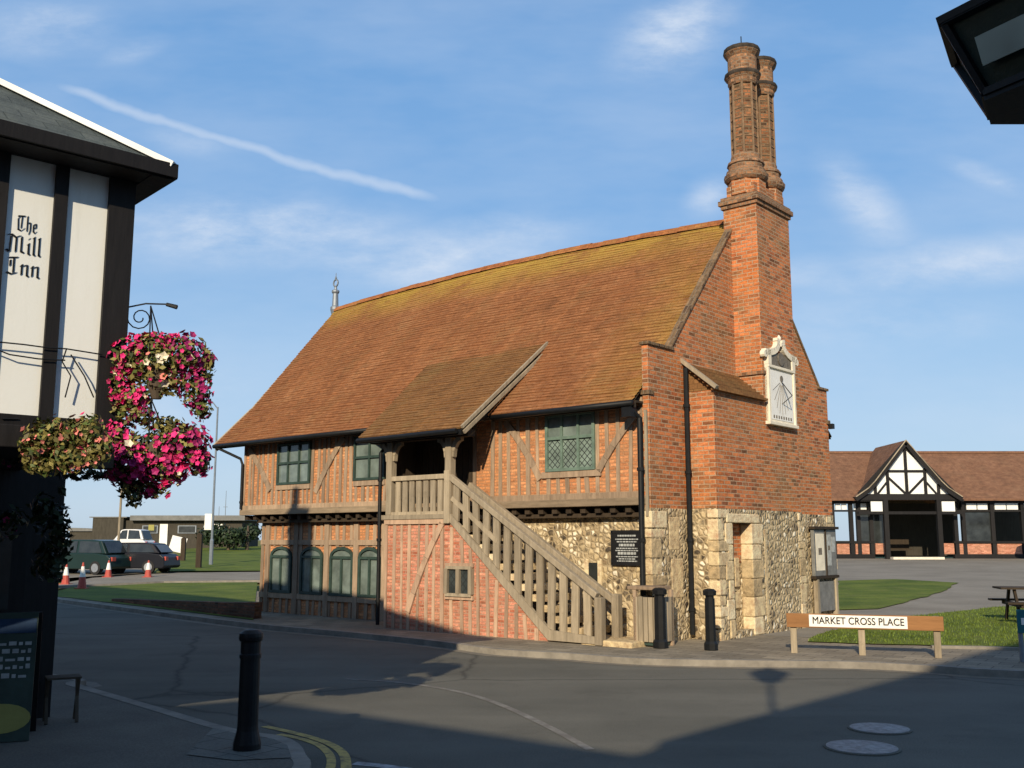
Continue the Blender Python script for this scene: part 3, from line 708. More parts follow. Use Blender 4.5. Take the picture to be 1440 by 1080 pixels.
# solid under-roof deck so that nothing shines through
mb = MB()
for m_ in (0, 1):
    pts = []
    for (b_, z_) in PROF:
        for a in (13.16+.42*(b_+.4)/4.3, .13):
            pts.append((-a, (2*RB-b_ if m_ else b_), z_-.06))
    mb.poly(pts, [(0, 1, 3, 2), (2, 3, 5, 4)])
mb.build('roof_boarding', 'oakdark', roof)
mb = MB()  # ridge tiles
n = 38
for i in range(n):
    a = 13.62-i*(13.62-.2)/n; a2 = a-(13.62-.2)/n*1.04; zb = PROF[-1][1]+bow(a); dz = random.uniform(-.008, .012)
    r = [(-a, RB+x, zb+z+dz) for x, z in ((-.16, -.1), (-.08, .02), (0, .065), (.08, .02), (.16, -.1))]+[(-a2, RB+x, PROF[-1][1]+bow(a2)+z+dz-.005) for x, z in ((-.16, -.1), (-.08, .02), (0, .065), (.08, .02), (.16, -.1))]
    mb.poly(r, [(k_, k_+1, k_+6, k_+5) for k_ in range(4)]+[(0, 1, 2, 3, 4)])
M['ridge'] = tilemat('ridge_tile', (.2, .07, .03), (.32, .12, .045), (.4, .17, .06), (.3, .2, .06), .5)
mb.build('ridge_tiles', 'ridge', roof)
# barge board left and verge
mb = MB()
for p, q in zip(PROF, PROF[1:]):
    fa = lambda b_: RL((b_+.4)/4.3)-.02
    mb.bar((-fa(p[0]), p[0], p[1]-.1), (-fa(q[0]), q[0], q[1]-.1+.02), .05, .2, up=(0, 0, 1))
mb.build('barge_board', 'oakgrey', roof)
# eaves fascia + gutter
mb = MB(); A(mb, 13.1, 6.5, -.36, -.3, 4.13, 4.24); A(mb, 3.5, .12, -.36, -.3, 4.13, 4.24); A(mb, 13.1, .12, -.3, .0, 4.22, 4.26); mb.build('eaves_board', 'oakdark', hall)
for ga, gb in ((-13.2, -6.55), (-3.45, -.1)):
    mb = MB(); mb.tube([(ga, -.43, 4.19), (gb, -.43, 4.2)], .055, 8); mb.build('gutter', 'iron', hall, smooth=True)
# finial
mb = MB(); zf = 8.68
mb.lathe([(.11, -.15), (.15, 0), (.15, .08), (.1, .12), (.085, .5), (.12, .55), (.12, .6), (.05, .64), (.04, .7), (.05, .74)], (-13.72, RB, zf), 10)
for k_ in range(12):
    t = 2*pi*k_/12; t2 = 2*pi*(k_+1)/12
    mb.tube([(-13.72+.1*cos(t), RB, zf+.84+.11*sin(t)), (-13.72+.1*cos(t2), RB, zf+.84+.11*sin(t2))], .026, 5)
mb.lathe([(.02, .94), (.035, 1.0), (.012, 1.05), (.008, 1.16)], (-13.72, RB, zf), 8)
mb.build('finial', 'galv', roof)
# ---- gable wall, brick above flint
def gpoly(z0): return [(-.06, z0), (WID, z0), (WID, 5.3), (7.3, 5.3), (RB, 8.93), (.72, 5.3), (-.06, 5.3)]
w = MB(); w.prism(gpoly(2.35), -.13, 0, 'x'); w.build('gable_wall', 'brick', hall)
w = MB(); w.box(-.13, .012, -.075, WID+.01, -.2, 2.35); w.build('gable_base', 'flint', hall)
mb = MB()  # parapet coping: brick on edge
for p, q in (((.70, 5.32), (RB, 8.97)), ((RB, 8.97), (7.32, 5.32))):
    mb.bar((-.055, p[0], p[1]+.02), (-.055, q[0], q[1]+.02), .17, .05, up=(0, -(q[1]-p[1]), (q[0]-p[0])))
mb.box(-.16, .04, -.1, .8, 5.3, 5.36); mb.box(-.16, .04, 7.2, WID+.04, 5.3, 5.36); mb.box(-.15, .03, -.1, .08, 4.38, 4.46); mb.box(-.15, .03, WID-.1, WID+.08, 4.5, 4.6)
M['coping'] = brickmat('coping_brick', (.12, .085, .05), (.17, .115, .065), (.25, .2, .14), (.06, .04, .03), bw=.08, rh=.25)
mb.build('coping', 'coping', hall, bevel=.01)
# corbel bricks below kneeler
# quoins
def quoins(name, x0, x1, y0, y1, z0, z1, alongy=True, mat='stone'):
    mb = MB(); z = z0; i = 0
    while z < z1-.08:
        h = min(random.uniform(.13, .4), z1-z); e = random.uniform(-.2, .12); j_ = random.uniform(-.012, .004)
        mb.box(x0, x1+j_, y0, max(y0+.1, y1+e), z+random.uniform(.004, .02), z+h-random.uniform(.004, .02)); z += h; i += 1
    return mb.build(name, mat, hall, bevel=.015)
quoins('quoin_stones', -.16, .03, -.1, .3, -.1, 2.33)
quoins('quoin_stones', -.1, .025, 7.35, WID+.02, -.1, 2.33)
# chimney breast
AF = .6
V0, V1, VS0, VS1 = 1.22, 4.75, 3.24, 4.75
ch = MB()
ch.box(.001, AF, V0, VS0+.02, 2.36, 4.55)
ch.box(.001, AF, VS0+.02, VS1, 2.36, 4.56)
chb = ch.build('chimney_breast', 'brick', hall)
w = MB()
dv0, dv1, dz0, dz1 = 1.72, 2.5, .12, 2.1
w.box(.012, AF+.012, V0-.01, dv0, -.2, 2.355); w.box(.012, AF+.012, dv1, V1+.01, -.2, 2.355); w.box(.012, AF+.012, dv0, dv1, dz1, 2.355); w.box(.012, AF-.24, dv0, dv1, -.2, dz1); w.box(AF-.24, AF-.0, dv0, dv1, -.2, .12)
w.build('breast_base', 'flint', chb)
mb = MB(); z = .0; i = 0
while z < 2.1:
    h = random.uniform(.25, .42); h = min(h, 2.12-z)
    if h < .03: break
    e = .12 if i % 2 else .03
    mb.box(AF-.22, AF+.03, dv0-.14-e, dv0+.02, z+.005, z+h-.005); mb.box(AF-.22, AF+.03, dv1-.02, dv1+.32+e, z+.005, z+h-.005); z += h; i += 1
mb.box(AF-.22, AF+.035, dv0-.2, dv1+.3, 2.1, 2.27)
mb.box(AF-.24, AF-.18, dv0+.45, dv0+.62, .9, 1.45); mb.box(AF-.24, AF-.2, dv0+.1, dv1-.1, .5, .8)
mb.build('doorway_surround', 'stone', chb, bevel=.02)
mb = MB(); mb.box(AF-.239, AF-.225, dv0+.0, dv1-.0, 1.35, 2.1); mb.build('doorway_infill', 'brick', chb)
quoins('quoin_stones', AF-.2, AF+.03, V0-.03, V0+.3, -.1, 2.34)
quoins('quoin_stones', AF-.2, AF+.03, V1-.2, V1+.03, -.1, 2.34)
for (y0, y1, z0, z1) in ((.55, .95, .75, 1.45), (.5, .85, 1.6, 2.2), (3.0, 3.12, .2, 2.0)):
    mb = MB(); mb.box(-.05 if y0 < 1 else AF-.1, .022 if y0 < 1 else AF+.02, y0, y1, z0, z1); mb.build('pale_slab', 'stone', chb, bevel=.02)
# tiled weathering on the shoulder
mb = MB(); n = 8
for i in range(n):
    x0 = .0+(AF+.1)*i/n; x1 = .0+(AF+.1)*(i+1)/n; za = 5.12-(.58)*i/n; zb = 5.12-.58*(i+1)/n
    mb.box(x0-.02, x1, V0-.08, VS0, zb, zb+.045)
mb.prism([(0, 4.56), (AF-.01, 4.56), (0, 5.06)], V0+.01, VS0, 'y')
mb.build('tiled_shoulder', 'tilemoss', chb)
mb = MB(); mb.bar((-.03, V0-.1, 5.18), (AF+.13, V0-.1, 4.57), .07, .09, up=(0, 1, 0)); mb.build('shoulder_verge', 'oakgrey', chb)
# stack
st = MB(); st.box(-.16, AF, VS0, VS1, 4.56, 8.7)
stack = st.build('chimney_stack', 'brick', hall)
st = MB()
st2 = MB(); st2.box(.001, AF+.04, VS0-.04, VS1+.04, 5.1, 5.17)
for (e, z0, z1) in ((.04, 8.7, 8.78), (.08, 8.78, 8.88), (.04, 8.88, 8.95)):
    st.box(-.16-e, AF+e, VS0-e, VS1+e, z0, z1)
M['ledge'] = brickmat('ledge_brick', (.2, .11, .06), (.28, .15, .08), (.3, .24, .17), (.1, .06, .04), bw=.11, rh=.075)
st.build('ledge', 'ledge', stack); st2.build('ledge', 'ledge', stack)
st = MB(); st.box(-.1, AF-.06, VS0+.06, VS1-.08, 8.95, 9.2); st.build('plinth', 'brick', stack)
M['shaft'] = brickmat('shaft_brick', (.14, .06, .03), (.22, .095, .045), (.2, .16, .1), (.045, .03, .02), bw=.13, rh=.07, stain=(.12, .09, .05), stainamt=.6)
for k_, vc in enumerate((3.63, 4.42)):
    c = (.2, vc, 0)
    s_ = MB(); s_.lathe([(.4, 9.0), (.4, 9.36)], c, 8, pi/8)
    so = s_.build('shaft_base', 'brick', stack)
    s_ = MB(); s_.lathe([(.41, 9.32), (.46, 9.38), (.47, 9.46), (.42, 9.5), (.42, 9.56), (.37, 9.6), (.37, 9.68), (.40, 9.7), (.38, 9.76), (.31, 9.82), (.31, 9.9), (.29, 9.94)], c, 16)
    s_.build('moulded_base', 'ledge', so)
    s_ = MB(); s_.lathe([(.27, 9.9), (.27, 11.6)], c, 8, pi/8); sh = s_.build('chimney_shaft', 'shaft', stack)
    s_ = MB()   # raised diaper ribs on the shaft
    for q in range(8):
        t = 2*pi*q/8+pi/8; p = (c[0]+.272*cos(t), c[1]+.272*sin(t))
        s_.tube([(p[0], p[1], 9.9), (p[0], p[1], 11.55)], .026, 6)
        t2 = t+pi/4; p2 = (c[0]+.272*cos(t2), c[1]+.272*sin(t2))
        for z in [10.1+.21*i for i in range(7)]:
            s_.tube([(p[0], p[1], z), (p2[0], p2[1], z)], .016, 5)
    M['rib'] = M.get('rib') or plain('shaft_rib', (.2, .13, .075), .9, .4, 8)
    s_.build('diaper_ribs', 'rib', sh)
    s_ = MB(); s_.lathe([(.29, 11.5), (.32, 11.55), (.32, 11.62), (.35, 11.66), (.38, 11.7), (.38, 11.77), (.31, 11.82), (.31, 12.14), (.34, 12.18), (.385, 12.24), (.39, 12.33), (.32, 12.36)], c, 16)
    s_.build('chimney_cap', 'ledge', sh)
    for rp in ([(.385, 11.7), (.395, 11.735), (.385, 11.775)], [(.388, 12.25), (.4, 12.29), (.39, 12.345), (.2, 12.37)]):
        s_ = MB(); s_.lathe(rp, c, 16); s_.build('sooty_rim', 'soot', sh)
    if k_ == 0:
        s_ = MB(); s_.tube([(c[0], c[1], 12.2), (c[0], c[1], 12.68)], .012, 6); s_.lathe([(.1, 12.3), (.09, 12.4), (.03, 12.43)], c, 10); s_.build('lightning_rod', 'iron', sh)
# ---- porch
PB = -.9
w = MB(); w.prism([(-6.03, -.2), (-6.03, 2.2), (-4.2, 2.2), (-1.62, .02), (-1.62, -.2)], PB+.03, PB+.2, 'y')
A(w, 6.03, 5.85, PB+.2, .3, -.2, 2.2); w.build('porch_base_wall', 'pinkbrick', hall)
def ptop(a): return 2.12 if a > 4.2 else 2.12-(4.2-a)*.85
frame('porch_timber_frame', 5.98, 1.95, -.05, 2.12, PB+.03, .24, [(4.2, 3.55, .72, 1.27)], 'oakfaded', wid=.075, topf=ptop,
      braces=[((5.3, .35), (4.35, 2.1), .13)], rails=[(6.03, 4.15, 2.16, .12, .05), (4.25, 3.5, 1.3, .08, .05), (4.25, 3.5, .68, .08, .05)])
pw = MB(); A(pw, 4.22, 3.53, PB-.05, PB+.04, .70, .76); A(pw, 4.22, 3.53, PB-.05, PB+.04, 1.22, 1.28)
for a in (4.2, 3.875, 3.55): A(pw, a-.045, a+.045, PB-.055, PB+.04, .75, 1.23)
po = pw.build('small_window', 'oakgrey', hall)
g = MB(); A(g, 4.15, 3.6, PB, PB+.025, .75, 1.23)
M['darklattice'] = glassmat('dark_leaded', (.04, .05, .05), lattice=9); g.build('pane', 'darklattice', po)
w = MB(); A(w, 6.1, 4.12, PB-.04, .3, 2.2, 2.29); w.build('porch_floor', 'oakgrey', hall)
# porch posts with curved brackets
for a in (5.92, 4.2):
    p_ = MB(); A(p_, a-.08, a+.08, PB-.02, PB+.14, 2.29, 3.85); pp = p_.build('porch_post', 'oakgrey', hall, bevel=.012)
    b_ = MB()
    for sgn in ((-1, 1) if a < 5 else (-1, 1)):
        last = None
        for i in range(6):
            t = i/5*pi/2; q = Vector((-a+sgn*(.08+.24*(1-cos(t))), PB+.06, 3.42+.36*sin(t)))
            if last is not None: b_.bar(last, q+(q-last)*.05, .1, .09)
            last = q
    b_.build('bracket', 'oakgrey', pp)
w = MB(); A(w, 6.45, 3.62, PB-.06, PB+.16, 3.8, 3.94); w.build('porch_beam', 'oakdark', hall)
# porch rear: dark boarded wall and door
w = MB(); A(w, 6.02, 4.35, -.03, .02, 2.3, 4.2)
for i in range(10): A(w, 6.0-i*.17, 5.98-i*.17, -.045, -.03, 2.3, 4.2)
w.build('porch_door', 'oakdark', hall)
w = MB(); A(w, 6.1, 6.02, PB+.1, 0, 2.3, 3.9); w.build('porch_side_screen', 'oakdark', hall)
# porch roof
PP = [(-1.22, 3.93), (1.35, 5.97)]
def PL(f): return 6.55+.45*f
def PR_(f): return 3.55-.12*f
proof = tiled(PP, PL, PR_, .1, lambda a: 0, seg=.3, lift=.014).build('porch_roof', 'tilemoss', hall)
mb = MB(); mb.poly([(-6.55, -1.22, 3.88), (-3.55, -1.22, 3.88), (-3.43, 1.35, 5.9), (-7.0, 1.35, 5.9)], [(0, 1, 2, 3)]); 
mb.build('porch_boarding', 'oakdark', proof)
mb = MB()
for (off, ww, mt) in ((0, .07, 'oakgrey'),):
    mb.bar((-3.5, -1.25, 3.94), (-3.4, 1.3, 5.96), .05, .06, up=(0, -.62, .78))
mb.build('verge_board', 'oakgrey', proof)
mb = MB(); mb.bar((-3.47, -1.22, 3.84), (-3.37, 1.1, 5.66), .04, .07, up=(0, -.62, .78)); mb.build('barge_board', 'oakgrey', proof)
w = MB()  # cheek between porch roof and main roof, right and left
for a, e in ((3.6, 0), (6.5, .4)):
    w.poly([(-a, -1.15, 3.9), (-a-e, 1.2, 5.78), (-a-e, .78, 5.3), (-a, -.4, 4.2)], [(0, 1, 2, 3)])
w.build('porch_cheek', 'oakdark', proof)
mb = MB(); mb.box(-6.5, -3.55, -1.22, -1.16, 3.8, 3.9); mb.tube([(-6.5, -1.3, 3.85), (-3.6, -1.3, 3.87)], .05, 8); mb.build('porch_gutter', 'iron', proof)
# balustrade of porch + stair
def railz(a): return 3.02-(4.12-a)*.62 if a < 4.12 else 3.05
def footz(a): return 2.24 if a > 4.12 else max(.0, 2.2-(4.12-a)*.85)
bal = MB(); A(bal, 5.84, 4.28, PB-.01, PB+.11, 2.99, 3.09)
bo = bal.build('porch_balustrade', 'oakgrey', hall, bevel=.01)
m_ = MB(); A(m_, 5.84, 4.28, PB, PB+.1, 2.27, 2.35); m_.build('bottom_rail', 'oakgrey', bo)
for i in range(7):
    a = 5.68-i*.205; m_ = MB(); A(m_, a-.068, a+.068, PB+.03, PB+.07, 2.35, 2.99); m_.build('baluster', 'oakgrey', bo)
stair = MB()
ns = 12
for i in range(ns):
    a1 = 4.12-i*.285; z1 = 2.24-(i+1)*.18; A(stair, a1, a1-.31, PB+.04, -.0, max(-.1, z1-.12), max(.03, z1))
so = stair.build('staircase', 'stone', hall)
m_ = MB()   # closed string (raking board)
m_.prism([(-4.2, 2.2), (-4.2, 2.36), (-1.62, .2), (-.62, .14), (-.62, .02), (-1.66, .02)], PB-.03, PB+.04, 'y'); m_.build('stair_string', 'oakgrey', so)
for bb, dr in ((PB+.02, 0), (-.3, -.14)):
    m_ = MB(); m_.bar((-4.16, bb, railz(4.12)-.02+dr), (-.6, bb, railz(.62)-.02+dr), .11, .12); m_.build('handrail', 'oakgrey', so, bevel=.012)
for bb, aa in ((PB+.02, (4.2, .55)), (-.3, (.6,))):
    for a in aa:
        m_ = MB(); zt = railz(a)+(.1 if a > 1 else .0); A(m_, a-.075, a+.075, bb-.07, bb+.075, 0 if a < 1 else 2.1, zt); m_.build('newel_post', 'oakgrey', so, bevel=.015)
n = 13
for i in range(n):
    a = 3.98-i*.264; m_ = MB(); jt = random.uniform(-.014, .014); zb = footz(a)+.12; zt = railz(a)-.06
    m_.prism([(-a-.075+jt, zb+.06), (-a+.075+jt, zb-.06 if a > 1.7 else zb), (-a+.075-jt, zt-.05), (-a-.075-jt, zt+.04)], PB, PB+.045, 'y'); m_.build('baluster', 'oakgrey', so)
for i in range(7):
    a = 3.5-i*.42; m_ = MB(); A(m_, a-.04, a+.04, -.33, -.28, footz(a)+.1, railz(a)-.2); m_.build('rear_baluster', 'oakgrey', so)
# mid rail half way down the upper part of the stair
m_ = MB(); m_.bar((-4.1, PB+.02, 2.6), (-2.9, PB+.02, 1.75), .09, .05); m_.build('mid_rail', 'oakgrey', so)
# downpipes
def pipe(pts, r=.045, hop=None):
    m_ = MB(); m_.tube(pts, r, 10)
    z = max(.5, pts[-1][2]+.15)
    while z < min(pts[0][2]-.4, pts[-2][2]-.1):
        # collar at the vertical run
        x, y = pts[-1][0], pts[-1][1]; m_.tube([(x, y, z), (x, y, z+.06)], r*1.35, 10); z += 1.25
    if hop: m_.box(hop[0]-.1, hop[0]+.1, hop[1]-.09, hop[1]+.09, hop[2]-.14, hop[2]+.12)
    return m_.build('downpipe', 'iron', hall, smooth=False)
pipe([(-.25, -.4, 4.18), (-.13, -.17, 3.95), (-.13, -.17, .3)], .05, hop=(-.25, -.33, 4.1))
pipe([(.09, 1.1, 5.0), (.09, 1.1, .08)], .05)
pipe([(-7.1, -.43, 4.15), (-6.35, -.55, 3.85), (-6.14, PB-.05, 3.6), (-6.14, PB-.05, .05)], .04)
pipe([(-13.05, -.43, 4.15), (-12.46, -.1, 3.85), (-12.38, -.09, 3.7), (-12.38, -.09, 2.55)], .035)
m_ = MB(); A(m_, .07, .02, -.12, -.08, 2.2, 4.1); m_.build('flashing_strip', 'oakgrey', hall)
m_ = MB(); m_.box(-.02, .1, WID+.02, WID+.14, 4.4, 4.52); m_.build('bracket', 'iron', hall)
# foundation strip / step by stair foot
m_ = MB(); A(m_, .95, -.1, -.9, -.12, -.05, .09); A(m_, 1.6, .2, -.6, .3, -.05, .06); m_.build('stone_step', 'stone', hall, bevel=.02)
# ---- things on the hall
# sundial
sd = thing('sundial', HW(-AF, 3.94, 4.15), 'tall white wall sundial with arched crest on the brick chimney', 'sundial', hall.rotation_euler.z)
m_ = MB(); m_.box(0, .06, -.62, .62, 0, 1.12); m_.box(0, .11, -.66, .66, -.07, 0); m_.box(.0, .1, -.62, .62, 1.1, 1.16); m_.box(0, .09, -.62, -.54, 0, 1.1); m_.box(0, .09, .54, .62, 0, 1.1); m_.build('dial_frame', 'cream', sd, bevel=.01)
m_ = MB(); m_.box(.06, .068, -.5, .5, .05, 1.06); dial = m_.build('dial_face', 'white', sd)
m_ = MB()
for k_ in range(9):
    t = radians(-72+18*k_); m_.bar((.072, .08*sin(t), .86-.08*cos(t)), (.072, .44*sin(t), max(.1, .86-.7*cos(t))), .008, .004, up=(1, 0, 0))
for k_ in range(8): m_.box(.068, .074, -.42+k_*.11, -.37+k_*.11, .08, .14)
m_.lathe([(.07, 0), (.07, .01)], (0, 0, 0), 12); 
for i_ in range(24, 0, -1): m_.v[-i_] = (.07+m_.v[-i_][2]*.5, m_.v[-i_][1], .92+m_.v[-i_][0])
m_.build('hour_lines', 'relief', dial)
m_ = MB(); m_.tube([(.07, 0, .86), (.3, -.02, .55)], .01, 6); m_.tube([(.07, 0, .4), (.3, -.02, .55)], .008, 6); m_.build('gnomon', 'iron', sd)
m_ = MB(); m_.box(0, .07, -.5, .5, 1.16, 1.42); m_.lathe([(.14, 0), (.14, .04)], (0, 0, 0), 10)
for i_ in range(20, 0, -1): m_.v[-i_] = (.05+m_.v[-i_][2], m_.v[-i_][1]-.0, 1.33+m_.v[-i_][0])
m_.build('relief_panel', 'relief', sd)
m_ = MB()
m_.box(0, .1, -.62, -.48, 1.16, 1.46); m_.box(0, .1, .48, .62, 1.16, 1.46)
for sg in (-1, 1):
    last = None
    for i in range(9):
        t = i/8; ang = t*pi*.62; p = Vector((.05, sg*(.72-.62*sin(ang)*.98 if t < 1 else .1), 1.4+.34*(1-cos(ang))/1.4*1.05))
        if last is not None: m_.bar(last, p+(p-last)*.06, .13, .1, up=(1, 0, 0))
        last = p
    m_.lathe([(.075, 0), (.075, .1)], (0, 0, 0), 10)
    for i_ in range(20, 0, -1): m_.v[-i_] = (m_.v[-i_][2], m_.v[-i_][1]+sg*.72, 1.36+m_.v[-i_][0])
m_.lathe([(.06, 0), (.07, .08), (.03, .12), (.05, .18), (.01, .25)], (.05, 0, 1.6), 10)
m_.build('crest', 'cream', sd)
# black board
bb = thing('information_board', HW(.74, .3, 1.34), 'black information board with white lettering on the flint wall', 'sign', hall.rotation_euler.z)
m_ = MB(); m_.box(-.32, .32, -.05, 0, 0, .6); m_.box(-.35, .35, -.06, -.0, -.02, .03); m_.box(-.35, .35, -.06, 0, .57, .62); m_.box(-.35, -.31, -.06, 0, 0, .6); m_.box(.31, .35, -.06, 0, 0, .6); bd = m_.build('board', 'black', bb)
m_ = MB(); random.seed(3)
for z, hh, wd in ((.52, .03, .4), (.455, .022, .5), (.41, .022, .44), (.35, .045, .34), (.29, .02, .46), (.25, .02, .5), (.2, .045, .4), (.14, .02, .48), (.1, .02, .36), (.06, .02, .44)):
    x = -wd/2
    while x < wd/2:
        l = random.uniform(.02, .07); m_.box(x, min(x+l, wd/2), -.053, -.05, z-hh/2, z+hh/2); x += l+.012
m_.build('lettering', 'chalk', bd)
# notice board on right of gable
nb = thing('notice_board', HW(0, 6.95, .0), 'grey framed notice case with posters against the right end of the flint wall', 'notice board', hall.rotation_euler.z)
m_ = MB(); m_.box(.06, .14, -.6, .6, .98, 2.02); ca = m_.build('case', 'lead', nb, bevel=.01)
m_ = MB(); m_.box(.05, .2, -.65, .65, 2.02, 2.08); m_.box(.05, .17, -.63, .63, .92, .98); m_.box(.14, .165, -.02, .02, .98, 2.02); m_.build('case_rail', 'oakdark', nb)
m_ = MB(); m_.box(.14, .146, -.52, -.08, 1.1, 1.92); m_.build('poster', 'cream', ca)
m_ = MB(); m_.box(.14, .146, .08, .3, 1.2, 1.9); m_.box(.14, .146, .34, .52, 1.5, 1.85); m_.build('poster', 'chalk', ca)
m_ = MB(); m_.box(.146, .15, -.4, -.22, 1.45, 1.6); m_.build('poster_picture', 'relief', ca); m_ = MB(); m_.box(.146, .15, .12, .24, 1.55, 1.65); m_.build('poster_picture', 'relief', ca)
for y in (-.5, .5):
    m_ = MB(); m_.box(.06, .16, y-.05, y+.05, 0, .92); m_.build('leg', 'oakgrey', nb)
m_ = MB(); m_.box(.05, .12, -.45, .45, .2, .85); m_.build('lower_panel', 'lead', nb)
# litter bin (slatted timber with flat lid)
lb = thing('litter_bin', HW(-.16, -.3, 0), 'slatted grey timber litter bin with flat lid by the hall corner', 'bin', hall.rotation_euler.z)
m_ = MB()
for i in range(5):
    for s_ in (0, 1):
        m_.box(-.24+i*.1, -.16+i*.1, -.25 if s_ == 0 else .22, -.22 if s_ == 0 else .25, .08, .82); m_.box(-.25 if s_ == 0 else .22, -.22 if s_ == 0 else .25, -.24+i*.1, -.16+i*.1, .08, .82)
m_.build('slats', 'oakgrey', lb)
m_ = MB(); m_.box(-.21, .21, -.21, .21, .02, .8); m_.build('liner', 'leafdark' if False else 'green', lb)
m_ = MB(); m_.box(-.36, .2, -.26, .26, .94, 1.0); m_.build('lid', 'oak', lb, bevel=.01)
m_ = MB()
for x in (-.22, .22):
    for y in (-.22, .22): m_.box(x-.03, x+.03, y-.03, y+.03, .0, .94)
m_.build('corner_posts', 'oak', lb)
# ---------------------------------------------------------------- bollards
def bollard(p, h, r, label, slim=False, group='black bollards'):
    b = thing('bollard', p, label, 'bollard', group=group)
    if not slim:
        m_ = MB(); m_.lathe([(r*1.35, 0), (r*1.35, .05), (r*1.22, .1), (r*1.05, .16), (r, .2), (r*.98, h-.22)], (0, 0, 0), 20); m_.build('shaft', 'iron', b, smooth=False)
        m_ = MB(); m_.lathe([(r*1.08, h-.23), (r*1.08, h-.2), (r*.98, h-.19), (r*.98, h-.09), (r*1.15, h-.08), (r*1.2, h-.05), (r*1.15, h-.02), (r*.7, h+.01), (r*.1, h+.02)], (0, 0, 0), 20); m_.build('cap', 'iron', b)
    else:
        m_ = MB(); m_.lathe([(r*1.3, 0), (r*1.3, .1), (r, .14), (r*.95, h-.15)], (0, 0, 0), 8, pi/8); m_.build('shaft', 'iron', b)
        m_ = MB(); m_.lathe([(r*.8, h-.15), (r*.8, h-.11), (r*1.25, h-.1), (r*1.3, h-.03), (r*.9, h), (r*.1, h+.01)], (0, 0, 0), 8, pi/8); m_.build('cap', 'iron', b)
    return b
bollard(G(347, 1054), 1.0, .088, 'tall black cast bollard on the near pavement in the foreground')
bollard(G(929, 911), .98, .10, 'black bollard in front of the slatted litter bin', True)
bollard(G(1000, 914), .98, .088, 'black bollard standing between the downpipe and the blocked doorway', True)
# ---------------------------------------------------------------- street name board
pl, pm, pr = G(1117, 918), G(1213, 920), G(1320, 925)
d = (pr-pl).normalized(); ang = atan2(d.y, d.x)
sg = thing('street_name_board', pl, 'white street name plate on low brown board with three timber posts', 'street sign', ang)
L_ = (pr-pl).length; mid = (pm-pl).dot(d)
for x in (0, mid, L_):
    m_ = MB(); m_.box(x-.05, x+.05, .02, .11, -.02, .62); m_.build('post', 'oakgrey', sg, bevel=.01)
for x in (-.0, mid, L_):
    m_ = MB(); m_.bar((x, .14, .02), (x-.02, .42, .02), .07, .05, up=(0, 0, 1))
m_ = MB(); m_.box(-.1, L_+.1, -.02, .02, .4, .62); m_.build('backing_board', 'brown', sg, bevel=.006)
x0 = .25; x1 = L_-.42
m_ = MB(); m_.box(x0, x1, -.032, -.02, .42, .605); m_.build('name_plate', 'white', sg)
t_ = textmesh('MARKET CROSS PLACE', .155, 'lettering', 'black', sg, ((x0+x1)/2, -.033, .512), (pi/2, 0, 0), .002, 'CENTER', 1.)
wd = t_.dimensions.x or 1.5
bpy.context.view_layer.update()
xsn = [v.co.x for v in t_.data.vertices]; t_.scale.x = (x1-x0-.1)/(max(xsn)-min(xsn))
# ---------------------------------------------------------------- teal sign at right edge
p = G(1438, 931)
ts = thing('small_sign', p, 'small teal sign on short grey post at the right edge', 'sign')
m_ = MB(); m_.tube([(0, 0, 0), (0, 0, .75)], .035, 10); m_.build('post', 'galv', ts)
m_ = MB(); m_.box(-.06, .42, -.05, -.035, .42, .76); tp = m_.build('panel', 'teal', ts, bevel=.004)
m_ = MB(); m_.box(.0, .36, -.054, -.05, .54, .64); m_.build('panel_stripe', 'white', tp)
# picnic table
p = G(1457, 868)
pt = thing('picnic_table', (11.6, 22.4, 0), 'weathered timber picnic table on the grass at the right edge', 'picnic table', radians(-12))
m_ = MB()
for i in range(5): m_.box(-.95, .95, -.36+i*.15, -.23+i*.15, .72, .76)
m_.build('tabletop', 'oakdark', pt)
for y in (-.72, .72):
    m_ = MB(); m_.box(-.95, .95, y-.14, y-.01, .43, .47); m_.box(-.95, .95, y+.01, y+.14, .43, .47); m_.build('seat', 'oakdark', pt)
for x in (-.65, .65):
    m_ = MB(); m_.bar((x, -.62, .0), (x, -.2, .74), .09, .05, up=(1, 0, 0)); m_.bar((x, .62, .0), (x, .2, .74), .09, .05, up=(1, 0, 0)); m_.bar((x, -.8, .4), (x, .8, .4), .09, .05, up=(1, 0, 0)); m_.build('leg_frame', 'oakdark', pt)
# ---------------------------------------------------------------- half timbered shelter on the right
D = 60.
def sX(px): return (px-720)/1433*D
def sZ(py): return 1.8-(py-758)/1433*D
zb = gz(30, 60)
sh = thing('half_timbered_shelter', (sX(1284), D, zb), 'long low seafront shelter with brown tiled roof and half timbered central gable', 'shelter')
ox = sX(1284)
def X(px): return sX(px)-ox
def Z(py): return sZ(py)-zb
def shroof(x0, x1, yr, ye, name):
    m_ = MB(); m_.poly([(x0, -.6, Z(ye)), (x1, -.6, Z(ye)), (x1, 4, Z(yr)), (x0, 4, Z(yr)), (x0, 8.6, Z(ye)), (x1, 8.6, Z(ye))], [(0, 1, 2, 3), (3, 2, 5, 4)])
    m_.poly([(x0, -.6, Z(ye)-.12), (x1, -.6, Z(ye)-.12), (x1, -.6, Z(ye)), (x0, -.6, Z(ye))], [(0, 1, 2, 3)])
    return m_.build(name, 'tile2', sh)
shroof(X(1120), X(1500), 629, 702, 'main_roof')
m_ = MB(); m_.box(X(1120), X(1500), 3.9, 4.1, Z(629)-.02, Z(629)+.12); m_.build('ridge', 'tile2', sh)
